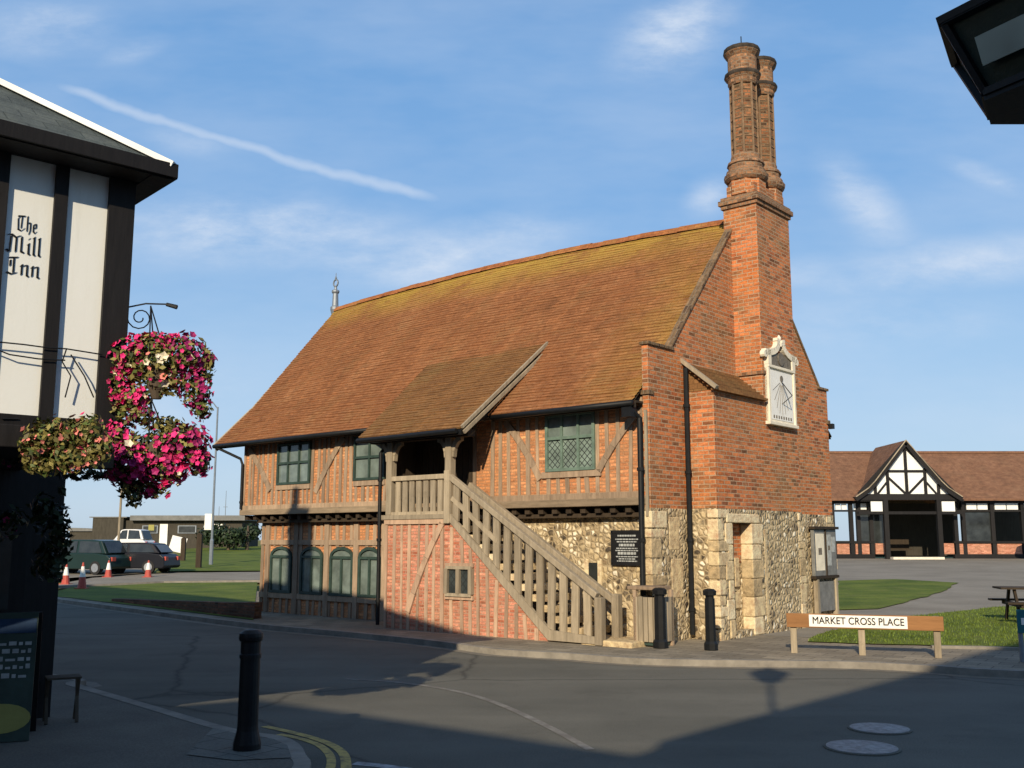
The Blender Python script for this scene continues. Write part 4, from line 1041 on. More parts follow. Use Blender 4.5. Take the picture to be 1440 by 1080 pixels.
# central gable: swept roof slabs
ax, aw = 0, X(1358)
def gprof(t): # half width -> height from apex
    return Z(624)-(Z(624)-Z(703))*(1-(1-t)**1.35) if False else Z(624)-(Z(624)-Z(703))*(t*1.16 if t < .7 else .812+(t-.7)*.627)
for sg_ in (-1, 1):
    pts = [(sg_*aw*i/8, gprof(i/8)) for i in range(9)]
    m_ = MB()
    top = [(x, -1.0, z+.12) for x, z in pts]+[(x, 3.9, z+.12) for x, z in pts]+[(x, -1.0, z-.1) for x, z in pts]+[(x, 3.9, z-.1) for x, z in pts]
    m_.poly(top, [(i, i+1, 9+i+1, 9+i) for i in range(8)]+[(18+i, 27+i, 27+i+1, 18+i+1) for i in range(8)])
    ro = m_.build('gable_roof', 'tile2', sh)
    m_ = MB()
    for i in range(8):
        (xa, za), (xb, zc) = pts[i], pts[i+1]; m_.bar((xa, -1.02, za-.02), (xb, -1.02, zc-.02), .26, .1)
    m_.build('barge_board', 'blacktimber', ro)
    m_ = MB()
    for i in range(8):
        (xa, za), (xb, zc) = pts[i], pts[i+1]; m_.bar((xa, -1.08, za+.13), (xb, -1.08, zc+.13), .05, .1)
    m_.build('verge_trim', 'oakgrey', ro)
gy = -.78; zg = Z(697)
m_ = MB(); m_.prism([(-aw*.86, zg), (aw*.86, zg), (0, Z(632))], gy, gy+.1, 'y'); m_.build('gable_panel', 'plaster', sh)
m_ = MB()
m_.box(-aw*.92, aw*.92, gy-.08, gy+.1, zg-.3, zg+.05)
for x in (-1.85, -1.1, 0, 1.1, 1.85): m_.box(x-.09, x+.09, gy-.06, gy, zg, gprof(abs(x)/aw)-.15)
m_.box(-1.15, 1.15, gy-.055, gy, Z(664)-.07, Z(664)+.07)
m_.box(-1.6, 1.6, gy-.05, gy, Z(663)-.07-.9, Z(663)-.9+.02) if False else None
m_.bar((-1.05, gy-.03, Z(673)), (-.02, gy-.03, zg), .13, .05); m_.bar((1.05, gy-.03, Z(673)), (.02, gy-.03, zg), .13, .05)
m_.bar((-1.1, gy-.03, zg+.8), (-1.75, gy-.03, zg+.02), .11, .05); m_.bar((1.1, gy-.03, zg+.8), (1.75, gy-.03, zg+.02), .11, .05)
for sg_ in (-1, 1): m_.bar((sg_*aw*.9, gy-.04, zg), (sg_*.05, gy-.04, Z(628)), .32, .06)
m_.build('gable_timbers', 'blacktimber', sh)
# entrance posts, beams
for x in (X(1248), X(1322)):
    m_ = MB(); m_.box(x-.13, x+.13, gy-.1, gy+.15, 0, zg-.28); m_.build('entrance_post', 'blacktimber', sh)
for (xa, xb) in ((X(1228), X(1244)), (X(1327), X(1345))):
    m_ = MB(); m_.box(xa, xb, gy, gy+.08, Z(720), Z(706)); m_.build('transom_panel', 'plaster', sh)
m_ = MB(); m_.box(-aw, aw, gy-.02, gy+.14, Z(724), Z(720)); m_.box(-aw, X(1248), gy-.02, gy+.14, Z(706), Z(703)); m_.box(X(1322), aw, gy-.02, gy+.14, Z(706), Z(703)); m_.build('transom_beam', 'blacktimber', sh)
# side bays
posts = [1122, 1172, 1198, 1208, 1226, 1345, 1356, 1397, 1440, 1485]
for px in posts:
    m_ = MB(); m_.box(X(px)-.11, X(px)+.11, -.12, .12, 0, Z(702)); m_.build('bay_post', 'blacktimber', sh)
m_ = MB()
for (xa, xb) in ((1120, 1228), (1340, 1500)):
    m_.box(X(xa), X(xb), -.1, .1, Z(708), Z(702)); m_.box(X(xa), X(xb), -.09, .09, Z(720), Z(717.5)); m_.box(X(xa), X(xb), -.14, .12, Z(764), Z(761))
    m_.box(X(xa), X(xb), -.16, .12, 0, Z(779))
m_.build('bay_beams', 'blacktimber', sh)
for (xa, xb) in ((1174, 1196), (1228, 1246), (1345, 1395), (1399, 1438), (1442, 1484), (1324, 1343), (1200, 1224)):
    m_ = MB(); m_.box(X(xa)+.1, X(xb)-.1, -.06, .06, Z(779), Z(764)); m_.build('brick_panel', 'pinkbrick', sh)
for (xa, xb) in ((1174, 1196), (1200, 1224), (1359, 1395), (1399, 1438), (1442, 1484)):
    n = max(2, int((X(xb)-X(xa))/.55)); wdt = (X(xb)-X(xa)-.2)/n; m_ = MB()
    for i in range(n): m_.box(X(xa)+.12+i*wdt, X(xa)+.1+(i+1)*wdt-.05, -.05, .05, Z(717), Z(708.5))
    m_.build('upper_lights', 'plaster', sh)
# back wall of the shelter: open bay at left shows the sky, the rest glazed dark
m_ = MB(); m_.box(X(1252), X(1396), 5., 5.1, 0, Z(704)); m_.box(X(1440), X(1500), 5., 5.1, 0, Z(704)); m_.box(X(1396), X(1440), 5., 5.1, 0, Z(768)); m_.box(X(1396), X(1440), 5, 5.1, Z(720), Z(700)); m_.box(X(1120), X(1252), 5., 5.1, 0, Z(766)); m_.build('rear_wall', 'shed', sh)
for xa, xb in ((1228, 1246), (1208, 1226), (1357, 1396)):
    m_ = MB(); m_.box(X(xa), X(xb), .0, .03, Z(764), Z(721)); m_.build('glazed_screen', 'darkglass', sh)
for y in (.0,):
    m_ = MB(); m_.box(X(1262), X(1310), 3., 3.5, .45, .52); m_.box(X(1262), X(1310), 3.45, 3.5, .5, 1.1); m_.build('bench', 'oakdark', sh)
m_ = MB(); m_.box(X(1250), X(1320), gy-.6, gy+.2, -.12, .1); m_.build('threshold', 'cream', sh)
for o_ in sh.children:
    k_ = o_.name.split('.')[0]
    if k_ in ('gable_roof', 'gable_panel', 'gable_timbers'): o_.location.x -= .5
    elif k_ in ('entrance_post', 'transom_panel', 'transom_beam', 'threshold'): o_.location.x -= .3
# blue parasol and kiosk by the shelter
pa = thing('parasol', (sX(1432), 56, gz(30, 56)), 'blue and white parasol in front of the shelter', 'parasol')
m_ = MB(); m_.lathe([(1.25, 2.15), (1.22, 2.2), (.7, 2.55), (.04, 2.8)], (0, 0, 0), 8); m_.build('canopy', 'blue', pa)
m_ = MB(); m_.lathe([(1.27, 2.0), (1.27, 2.14)], (0, 0, 0), 8); m_.build('valance', 'white', pa)
m_ = MB(); m_.tube([(0, 0, 0), (0, 0, 2.75)], .03); m_.build('pole', 'white', pa)
m_ = MB(); m_.box(-.9, .4, -.4, .4, .95, 1.05); m_.box(-.8, -.7, -.3, .3, 0, .95); m_.box(.2, .3, -.3, .3, 0, .95); m_.build('serving_table', 'white', loc=(sX(1432), 55, gz(30, 55)), label='white trestle table under the blue parasol', cat='table')
# ---------------------------------------------------------------- left background
def P(px, py, Y): return atY(px, py, Y)
# long dark shed with pale flat roof edge
Y1 = 92.; zg1 = gz(-40, Y1)
def bx(px, Y=Y1): return atY(px, 750, Y).x
def bz(py, Y=Y1): return atY(100, py, Y).z
c0 = bx(132); 
sd_ = thing('long_shed', (c0, Y1, zg1), 'long low dark boarded shed with pale felt roof behind the parked cars', 'shed')
Wd = bx(340)-c0
m_ = MB(); m_.box(0, bx(175)-c0, -.4, 6, -.3, bz(728)-zg1); m_.box(bx(175)-c0, Wd, 0, 6, -.3, bz(732)-zg1); m_.build('wall', 'shed', sd_)
m_ = MB(); m_.box(bx(185)-c0, Wd+.4, -.6, 6.5, bz(732)-zg1, bz(725)-zg1); m_.box(-.3, bx(180)-c0, -.5, 6.2, bz(728)-zg1, bz(727)-zg1+.02); m_.build('roof', 'feltroof', sd_)
m_ = MB(); m_.box(bx(225)-c0, bx(236)-c0, -.12, .05, 0, bz(737)-zg1); m_.build('door', 'white', sd_)
for a_, b__ in ((200, 222), (250, 276), (286, 300)):
    m_ = MB(); m_.box(bx(a_)-c0, bx(b__)-c0, -.08, .02, bz(750)-zg1, bz(739)-zg1); wo = m_.build('window', 'galv', sd_)
    m_ = MB(); m_.box(bx(a_)-c0+.1, bx(b__)-c0-.1, -.1, -.081, bz(749)-zg1, bz(740)-zg1); m_.build('pane', 'darkglass', wo)
m_ = MB(); m_.box(bx(209)-c0, bx(217)-c0, -.13, -.1, bz(746)-zg1, bz(738)-zg1); m_.build('notice', 'yellowsign', sd_)
s2 = thing('low_hut', (bx(98, 105), 105, gz(-40, 105)), 'low grey hut left of the long shed', 'hut')
m_ = MB(); m_.box(0, 3.2, 0, 4, -.2, bz(747, 105)-gz(-40, 105)); m_.build('wall', 'shed', s2); m_ = MB(); m_.prism([(-.2, bz(747, 105)-gz(-40, 105)), (3.4, bz(747, 105)-gz(-40, 105)), (3.4, bz(744, 105)-gz(-40, 105)), (-.2, bz(742, 105)-gz(-40, 105))], -.2, 4.2); m_.build('roof', 'feltroof', s2)
def leafy(name, p, spec, n, size, label, cat, mat='leafdark', trunk=2., group=None):
    t = thing(name, p, label, cat, group=group)
    m_ = MB(); m_.tube([(0, 0, -.1), (.05, 0, trunk*.6), (0, .1, trunk)], [.16, .12, .07], 7)
    for q in spec[:4]: m_.tube([(0, .05, trunk*.5), (q[0]*.6, q[1]*.6, q[2])], [.07, .03], 5)
    m_.build('trunk', 'bark', t)
    m_ = MB()
    for (x, y, z, rx, ry, rz_) in spec: m_.leaves((x, y, z), (rx, ry, rz_), n, size, .35)
    m_.build('crown', mat, t); return t
Yt = 84
for (px, hgt, wdt, lab) in ((298, 2.6, 1.3, 'small dark bushy tree at the right end of the long shed'), (322, 2.4, 1.6, 'broad dark bushy tree between the shed and the hall'), (348, 2.2, 1.7, 'dark bushy tree partly behind the hall corner')):
    x = bx(px, Yt); spec = [(random.uniform(-1, 1)*wdt*.6, random.uniform(-1, 1), hgt*random.uniform(.3, .85), wdt*.6, .7, hgt*.28) for _ in range(8)]
    leafy('bushy_tree', (x, Yt, gz(x, Yt)), spec, 130, .16, lab, 'tree', group='dark trees beside the long shed')
# small signs and posts by the green
sb = MB(); p = G(246, 779, .0); sb.box(-.55, .55, -.04, .04, .15, 1.3); o = sb.build('tilted_board', 'white', label='white board leaning on the green in front of the shed', cat='board', loc=p); o.rotation_euler = (radians(-12), radians(14), .3)
p = G(268, 766, 0)
wsn = thing('white_sign', G(296, 770), 'small white sign on a grey post beside the dark trees', 'sign')
m_ = MB(); m_.tube([(0, 0, 0), (0, 0, 2.1)], .05); m_.build('post', 'galv', wsn)
m_ = MB(); m_.box(.15, 1.0, -.05, 0, 1.5, 2.1); m_.build('plate', 'white', wsn)
for px, py, hgt, lab in ((257, 789, 1.35, 'dark timber post on the green left of the lamp post'), (279, 799, 1.75, 'taller dark timber post standing in front of the lamp post')):
    p = G(px, py); m_ = MB(); m_.box(-.13, .13, -.12, .12, -.1, hgt); m_.prism([(-.14, hgt), (.14, hgt), (0, hgt+.1)], -.13, .13); m_.build('timber_post', 'oakdark', label=lab, cat='post', loc=p, group='timber posts on the green')
# street lamp post
p = G(281, 797); p = Vector((p.x, p.y+2, p.z))
lp = thing('lamp_post', p, 'tall slim grey lamp post on the green left of the hall', 'lamp post')
m_ = MB(); m_.tube([(0, 0, 0), (0, 0, 1.4), (0, 0, 1.5), (0, 0, 9.)], [.11, .11, .07, .05]); m_.build('column', 'galv', lp)
m_ = MB(); m_.tube([(0, 0, 8.9), (-.3, -.1, 9.3), (-1., -.3, 9.4)], .035); m_.build('arm', 'galv', lp)
m_ = MB(); m_.box(-1.6, -.95, -.4, -.15, 9.32, 9.46); m_.build('lamp_head', 'galv', lp)
m_ = MB(); m_.box(-.45, -.06, -.03, .0, 2.0, 2.9); m_.build('banner', 'white', lp)
p = G(165, 790); lp2 = thing('timber_pole', p, 'slim pale pole rising behind the parked cars', 'pole')
m_ = MB(); m_.tube([(0, 0, 0), (0, 0, 4.6)], [.09, .07]); m_.build('shaft', 'oakgrey', lp2); m_ = MB(); m_.box(-.2, .2, -.04, .04, 4.2, 4.3); m_.build('crosspiece', 'oakgrey', lp2)
for px, top, lab in ((306, 712, 'shorter thin mast beyond the dark trees'), (315, 690, 'taller thin mast beyond the dark trees')):
    b0 = atY(px, 765, 120); m_ = MB(); zt = atY(px, top, 120).z; z0 = gz(-30, 120)
    m_.tube([(0, 0, 0), (0, 0, zt-z0)], [.07, .03], 6); m_.tube([(-.25, 0, (zt-z0)*.7), (.25, 0, (zt-z0)*.7)], .03, 5); m_.build('mast', 'galv', loc=(b0.x, 120, z0), label=lab, cat='mast', group='masts beyond the trees')
# traffic cones
def cone(p, h, label, banded=True):
    t = thing('traffic_cone', p, label, 'traffic cone', group='traffic cones by the parked cars')
    m_ = MB(); m_.box(-.2, .2, -.2, .2, 0, .04); m_.lathe([(.16, .04), (.03, h)], (0, 0, 0), 12); m_.build('body', 'cone', t)
    r = lambda z: .16-(.13)*(z-.04)/(h-.04)+.004
    m_ = MB(); m_.lathe([(r(h*.45), h*.45), (r(h*.85), h*.85)], (0, 0, 0), 12); m_.build('band', 'white', t)
cone(G(92, 822), .8, 'red and white cone nearest the pub corner')
cone(G(115, 828), .95, 'largest red and white cone standing by the verge')
cone(G(152, 812), .75, 'red and white cone in front of the navy car')
cone(G(208, 812), .75, 'red and white cone at the rear wheel of the navy car')
# cars
def car(p, rz, paint, label, L=4.2, hh=1.45, name='parked_car', cat='car', grp='cars parked beyond the verge'):
    t = thing(name, p, label, cat, rz, grp)
    m_ = MB(); hw = .84
    lower = [(-L/2, .35), (-L/2+.05, .75), (-L/2+.25, .9), (-L*.28, .98), (L*.2, .98), (L/2-.2, .84), (L/2, .6), (L/2, .35), (L/2-.1, .25), (-L/2+.1, .25)]
    cab = [(-L*.42, .95), (-L*.33, hh-.05), (-L*.2, hh), (L*.05, hh), (L*.12, hh-.05), (L*.27, .95)]
    n = len(lower)
    pts = [(x, -hw, z) for x, z in lower]+[(x, hw, z) for x, z in lower]; m_.poly(pts, [list(range(n)), list(range(2*n-1, n-1, -1))]+[(i, i+n, (i+1) % n+n, (i+1) % n) for i in range(n)])
    m_.poly([(x, -hw+.12+(.1 if z > 1 else 0), z) for x, z in cab]+[(x, hw-.12-(.1 if z > 1 else 0), z) for x, z in cab], [list(range(6)), [11, 10, 9, 8, 7, 6]]+[(i, i+6, (i+1) % 6+6, (i+1) % 6) for i in range(6)])
    m_.build('body', paint, t, bevel=.04)
    for s_ in (-1, 1):
        m_ = MB(); y = s_*(hw-.13)
        m_.poly([(-L*.36, y*1.02, 1.0), (-L*.3, y*.92, hh-.1), (-L*.06, y*.92, hh-.06), (-L*.06, y*1.02, 1.0)], [(0, 1, 2, 3)]); m_.poly([(-L*.03, y*1.02, 1.0), (-L*.03, y*.92, hh-.06), (L*.09, y*.92, hh-.1), (L*.2, y*1.02, 1.0)], [(0, 1, 2, 3)])
        m_.build('side_window', 'darkglass', t)
        for x in (-L*.31, L*.31):
            w_ = MB(); w_.tube([(x, s_*(hw-.16), .31), (x, s_*(hw+.02), .31)], .31, 18); wo = w_.build('wheel', 'rubber', t)
            w_ = MB(); w_.tube([(x, s_*(hw), .31), (x, s_*(hw+.035), .31)], .2, 12); w_.build('rim', 'chrome', wo)
        m_ = MB(); m_.box(L/2-.08, L/2+.02, s_*.6-.14, s_*.6+.14, .6, .74); m_.build('headlight', 'lampglass', t)
        m_ = MB(); m_.box(-L/2-.02, -L/2+.08, s_*.62-.12, s_*.62+.12, .62, .8); m_.build('tail_light', 'cone', t)
    for (xa, za, xb, zb_) in ((-L*.425, 1.0, -L*.345, hh-.1), (L*.255, 1.0, L*.135, hh-.09)):
        m_ = MB(); m_.poly([(xa-.02*(1 if xa < 0 else -1), -.62, za), (xa-.02*(1 if xa < 0 else -1), .62, za), (xb-.02*(1 if xa < 0 else -1), .55, zb_), (xb-.02*(1 if xa < 0 else -1), -.55, zb_)], [(0, 1, 2, 3)]); m_.build('windscreen', 'darkglass', t)
    return t
car(G(184, 806), radians(172), 'carblue', 'dark navy car with pale wheels parked behind the cones')
car(G(118, 807), radians(160), 'carteal', 'dark green estate car parked closest to the pub', L=4.5, hh=1.6)
car(Vector((atY(182, 780, 80).x, 80, gz(-30, 80))), radians(170), 'carwhite', 'white van parked behind the navy car', L=3.6, hh=1.75, name='parked_van', cat='van')
# low brick wall beside the verge, shade put into its dark colour
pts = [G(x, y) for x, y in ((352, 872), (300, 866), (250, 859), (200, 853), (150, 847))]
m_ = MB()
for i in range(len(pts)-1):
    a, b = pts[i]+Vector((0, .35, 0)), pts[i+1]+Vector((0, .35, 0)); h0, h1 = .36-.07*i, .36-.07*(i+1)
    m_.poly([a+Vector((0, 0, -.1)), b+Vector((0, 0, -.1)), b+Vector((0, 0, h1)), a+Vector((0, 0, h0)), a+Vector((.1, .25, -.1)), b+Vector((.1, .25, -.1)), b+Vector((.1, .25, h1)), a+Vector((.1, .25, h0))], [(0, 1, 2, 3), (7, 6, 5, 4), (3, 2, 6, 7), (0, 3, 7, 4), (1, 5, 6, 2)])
m_.build('low_wall', 'wallbrick', label='low shade-darkened brick wall running from the hall corner along the verge', cat='wall')
# ---------------------------------------------------------------- THE PUB (left)
C = Vector((-3.30, 8.36, 0)); d1 = Vector((.741, .672, 0)).normalized(); nn = Vector((-d1.y, d1.x, 0))
pub = thing('pub', C, 'white and black half timbered pub with slate roof at the left edge', 'pub', atan2(d1.y, d1.x))
def L2(px, py):
    h = hit(px, py, C-Vector((0, 0, 0)), nn)-C
    return h.dot(d1), h.z
ZB, ZT = 2.66, 4.78
m_ = MB(); m_.box(-12, 0, 0, 9.3, ZB, 5.0); m_.build('upper_wall', 'render', pub)
m_ = MB(); gx, gy_ = (G(70, 1008)-C).dot(d1), (G(70, 1008)-C).dot(nn)
m_.box(-12, gx, gy_, 7.8, -.1, ZB-.02); m_.build('ground_wall', 'blacktimber', pub)
m_ = MB(); m_.box(gx-1.3, gx-.35, gy_-.05, gy_, .0, 2.1); dr_ = m_.build('door', 'blacktimber', pub)
m_ = MB(); m_.box(gx-1.15, gx-.5, gy_-.06, gy_-.05, 1.1, 1.95); m_.build('pane', 'darkglass', dr_)
m_ = MB(); m_.box(gx-3.6, gx-1.8, gy_-.06, gy_, .9, 2.2); wn_ = m_.build('window', 'blacktimber', pub)
m_ = MB(); m_.box(gx-3.5, gx-1.9, gy_-.07, gy_-.06, 1.0, 2.1); m_.build('pane', 'darkglass', wn_)
m_ = MB(); m_.box(-12.05, .06, -.06, 8.05, ZB-.16, ZB+.02); m_.build('jetty_beam', 'blacktimber', pub, bevel=.01)
m_ = MB()
def vert(pxl, pxr):
    a, _ = L2(pxl, 500); b, _ = L2(pxr, 500); m_.box(a, b, -.035, .02, ZB+.02, ZT+.1)
vert(148-9, 170-1.) if False else None
m_.box(L2(143, 420)[0], .03, -.04, .1, ZB, 4.9)
m_.box(L2(61, 480)[0], L2(80, 480)[0], -.035, .02, ZB+.02, 4.9)
m_.box(L2(-20, 400)[0], L2(0, 400)[0], -.035, .02, ZB+.02, 4.9)
m_.box(-6, -5.7, -.035, .02, ZB+.02, 4.9); m_.box(-8.5, -8.2, -.035, .02, ZB+.02, 4.9)
for y in (2, 4, 6): m_.box(-.02, .035, y, y+.2, ZB, 4.9)
m_.box(-12, .02, -.045, .02, 4.85, 5.0); m_.box(-12, .02, -.05, .02, ZB, ZB+.1)
m_.build('timber_frame', 'blacktimber', pub)
ov = .33; ez = 4.95; pitch = .7
x1_, y0_, x0_, y1_ = .24, -.33, -12.3, 9.6; hd = (y1_-y0_)/2
rz_ = ez+hd*pitch
m_ = MB(); m_.poly([(x0_, y0_, ez), (x1_, y0_, ez), (x1_, y1_, ez), (x0_, y1_, ez), (x1_-hd, (y0_+y1_)/2, rz_), (x0_+hd, (y0_+y1_)/2, rz_)], [(0, 1, 4, 5), (1, 2, 4), (2, 3, 5, 4), (3, 0, 5), (0, 3, 2, 1)]); pr_ = m_.build('roof', 'slate', pub)
m_ = MB(); m_.bar((x1_, y0_, ez+.02), (x1_-hd, (y0_+y1_)/2, rz_+.05), .12, .05, up=(0, 0, 1)); m_.build('lit_hip_capping', 'plaster', pr_)  # white colour carries the sunlight on the hip tiles
m_ = MB(); m_.box(x0_, x1_+.02, y0_-.03, y0_, ez-.09, ez+.03); m_.box(x1_, x1_+.03, y0_, y1_, ez-.09, ez+.03); m_.build('fascia', 'blacktimber', pr_)
m_ = MB(); m_.box(x0_, x1_-.01, y0_+.01, -.05, ez-.1, ez-.05); m_.box(.05, x1_-.01, y0_+.01, y1_, ez-.105, ez-.055); m_.build('soffit', 'blacktimber', pr_)
m_ = MB(); m_.box(-8, -1.9, 2.2, 7.0, 5.2, 6.98); m_.box(-8.1, -1.8, 2.1, 7.1, 6.98, 7.06); m_.build('shade_block', 'slate', pr_)  # unseen block added on the roof to raise the shade on the hall wall
# chimney with pot (its shadow falls on the hall)
m_ = MB(); cxp, cyp = -2.97, 4.9; m_.box(cxp-.32, cxp+.32, cyp-.32, cyp+.32, 6.4, 9.1); m_.box(cxp-.38, cxp+.38, cyp-.38, cyp+.38, 9.1, 9.22); m_.lathe([(.15, 9.2), (.12, 9.7), (.14, 9.85)], (cxp, cyp, 0), 12); pc = m_.build('chimney', 'housebrick', pr_)
# neighbouring terrace behind the pub, wholly left of the frame; it shades the far road
nt2 = thing('terrace_house', C+nn*9.7, 'brick terrace house adjoining the rear of the pub', 'house', pub.rotation_euler.z)
m_ = MB(); m_.box(-9, -.2, 0, 12.3, -.1, 6.2); m_.prism([(-9, 6.2), (-.2, 6.2), (-4.6, 8.8)], .02, 12.28, 'y'); m_.build('wall', 'housebrick', nt2)
m_ = MB(); m_.poly([(-9.3, -.0, 6.1), (-4.6, -.0, 8.9), (-4.6, 12.6, 8.9), (-9.3, 12.6, 6.1), (.1, -.0, 6.1), (.1, 12.6, 6.1)], [(0, 1, 2, 3), (1, 4, 5, 2)]); m_.build('roof', 'tile2', nt2)
for y_ in (1.5, 4.5, 7.5, 10.2):
    for z_ in (1., 3.8):
        m_ = MB(); m_.box(-.2, -.13, y_, y_+1, z_, z_+1.5); w_o = m_.build('window', 'white', nt2); m_ = MB(); m_.box(-.128, -.12, y_+.08, y_+.92, z_+.08, z_+1.42); m_.build('pane', 'darkglass', w_o)
# gothic lettering from broad-nib strokes
nib = Vector((.707, .707))*.5
def nibstroke(mb, ox, oz, s, p, q, w=.17):
    nx, nz = w*.5*.85, w*.5*.6
    pts = [(p[0]-nx, p[1]-nz), (p[0]+nx, p[1]+nz), (q[0]+nx, q[1]+nz), (q[0]-nx, q[1]-nz)]
    pts = [(ox+a*s, oz+b*s) for a, b in pts]
    mb.poly([(a, -.007, b) for a, b in pts]+[(a, -.002, b) for a, b in pts], [(0, 1, 2, 3), (0, 4, 5, 1), (1, 5, 6, 2), (2, 6, 7, 3), (3, 7, 4, 0)])
GL = {
 'T': (1.0, [((.12, .92), (.85, .98)), ((.2, .1), (.14, .75)), ((.14, .75), (.3, .9)), ((.55, .9), (.5, .2)), ((.15, .08), (.5, .0)), ((.5, .0), (.85, .2))]),
 'h': (.66, [((.12, 1.0), (.12, .05)), ((.12, .55), (.42, .62)), ((.46, .6), (.46, .12)), ((.46, .12), (.34, -.12))]),
 'e': (.58, [((.12, .52), (.12, .1)), ((.12, .1), (.3, 0)), ((.3, 0), (.45, .12)), ((.12, .52), (.38, .62)), ((.4, .58), (.4, .36)), ((.4, .36), (.14, .3))]),
 'M': (1.25, [((.0, .1), (.2, .0)), ((.2, .0), (.25, .85)), ((.05, .9), (.28, .95)), ((.28, .95), (.58, .8)), ((.58, .85), (.58, .05)), ((.58, .85), (.82, .95)), ((.92, .9), (.92, .1)), ((.92, .1), (1.1, .05))]),
 'i': (.34, [((.14, .6), (.14, .05)), ((.05, .55), (.16, .62)), ((.14, .05), (.24, .0)), ((.12, .84), (.18, .9))]),
 'l': (.34, [((.14, 1.0), (.14, .05)), ((.05, .95), (.16, 1.02)), ((.14, .05), (.24, .0))]),
 'I': (.8, [((.1, .88), (.65, .96)), ((.42, .9), (.42, .1)), ((.2, .75), (.2, .45)), ((.02, .08), (.3, .0)), ((.3, .0), (.62, .12))]),
 'n': (.68, [((.14, .6), (.14, .05)), ((.04, .52), (.16, .62)), ((.14, .5), (.44, .62)), ((.48, .6), (.48, .05)), ((.48, .05), (.6, .0))]),
}
m_ = MB()
xl, _ = L2(8, 340); xr, _ = L2(60, 340)
for word, pxl, pxr, pyb, pyt in (('The', 22, 52, 326, 304), ('Mill', 8, 58, 357, 331), ('Inn', 8, 56, 388, 362)):
    a, zb_ = L2(pxl, pyb); b, _ = L2(pxr, pyb+4); _, zt_ = L2((pxl+pxr)/2, pyt)
    z0 = L2((pxl+pxr)/2, pyb)[1]; hgt = zt_-z0; tot = sum(GL[c][0] for c in word); s = hgt
    xs_ = (b-a)/tot/s; cur = a
    for c in word:
        w_, st_ = GL[c]
        tmp = MB()
        for (p_, q_) in st_: nibstroke(tmp, 0, 0, 1, p_, q_, .12)
        tmp.v = [(cur+v[0]*s*xs_, v[1], z0+v[2]*s) for v in tmp.v]
        o_ = len(m_.v); m_.v += tmp.v; m_.f += [[i+o_ for i in f] for f in tmp.f]; m_.m += tmp.m
        cur += w_*s*xs_
m_.build('gothic_lettering', 'iron', pub)
# wires on the wall
m_ = MB()
def wpt(px, py, off=-.06): a, z = L2(px, py); return (a, off, z)
for l in ([(-30, 480), (30, 486), (60, 490), (90, 492), (140, 500)], [(-30, 484), (10, 500), (50, 506), (88, 508)], [(90, 492), (84, 510), (96, 530), (88, 560)], [(96, 500), (115, 530), (128, 560)], [(0, 590), (22, 590)]):
    m_ = MB(); m_.tube([wpt(*q) for q in l], .006, 5, cap=False); m_.build('wire', 'iron', pub)
# bracket with scroll
def pY(px, py, Y=8.45): return atY(px, py, Y)-C
def loc(v): return (v.dot(d1), v.dot(nn), v.z)
m_ = MB()
m_.tube([loc(pY(160, 432)), loc(pY(180, 432)), loc(pY(205, 427)), loc(pY(240, 428))], .007, 6)
m_.tube([loc(pY(234, 428)), loc(pY(249, 432))], [.016, .02], 6)
sp_ = [loc(pY(197+(4+i*.75)*cos(i*.5), 447+(4+i*.75)*sin(i*.5)*.95)) for i in range(20)]
m_.tube(sp_, .006, 5)
m_.tube([loc(pY(176, 432)), loc(pY(174, 465)), loc(pY(160, 480))], .008, 5)
m_.build('scroll_bracket', 'iron', pub)
# dark climber by the ground floor corner
def foliage_thing(name, label, cat, blobs, leafn, size, mats=('leaf',), flowers=(), chain=None, pot=None, group=None, Y=8.5):
    b0 = blobs[0]; c = atY(b0[0], b0[1], Y); root = thing(name, c, label, cat, group=group)
    def W3(px, py, dy=0): return atY(px, py, Y+dy)-c
    k = Y/1433*1.02
    for mi, mname in enumerate(mats):
        m_ = MB()
        for (px, py, rx, ry, *dd) in blobs: m_.leaves(W3(px, py, dd[0] if dd else 0), (rx*k, min(rx, ry)*k*.8, ry*k), int(leafn*rx*ry/1500*(1 if mi == 0 else .5)), size, .35)
        m_.build('foliage' if mi == 0 else 'pale_foliage', mname, root)
    for (mname, pname, cnt, sz, which) in flowers:
        m_ = MB()
        for bi in which:
            px, py, rx, ry, *dd = blobs[bi]; m_.flowers(W3(px, py, dd[0] if dd else 0), (rx*k, min(rx, ry)*k*.8, ry*k), int(cnt*rx*ry/1500), sz, .86)
        m_.build(pname, mname, root)
    if pot:
        m_ = MB(); q = W3(*pot[:2]); m_.lathe([(pot[2]*.35, -.2), (pot[2]*.8, -.1), (pot[2], .04), (pot[2]*.95, .05)], q, 14); m_.build('basket_liner', 'bark', root)
        m_ = MB(); top = W3(*chain)
        for t in (0, 2.1, 4.2): m_.tube([(q.x+pot[2]*cos(t), q.y+pot[2]*sin(t), q.z+.04), top], .006, 5)
        m_.build('chain', 'iron', root)
    return root
YB = 8.35
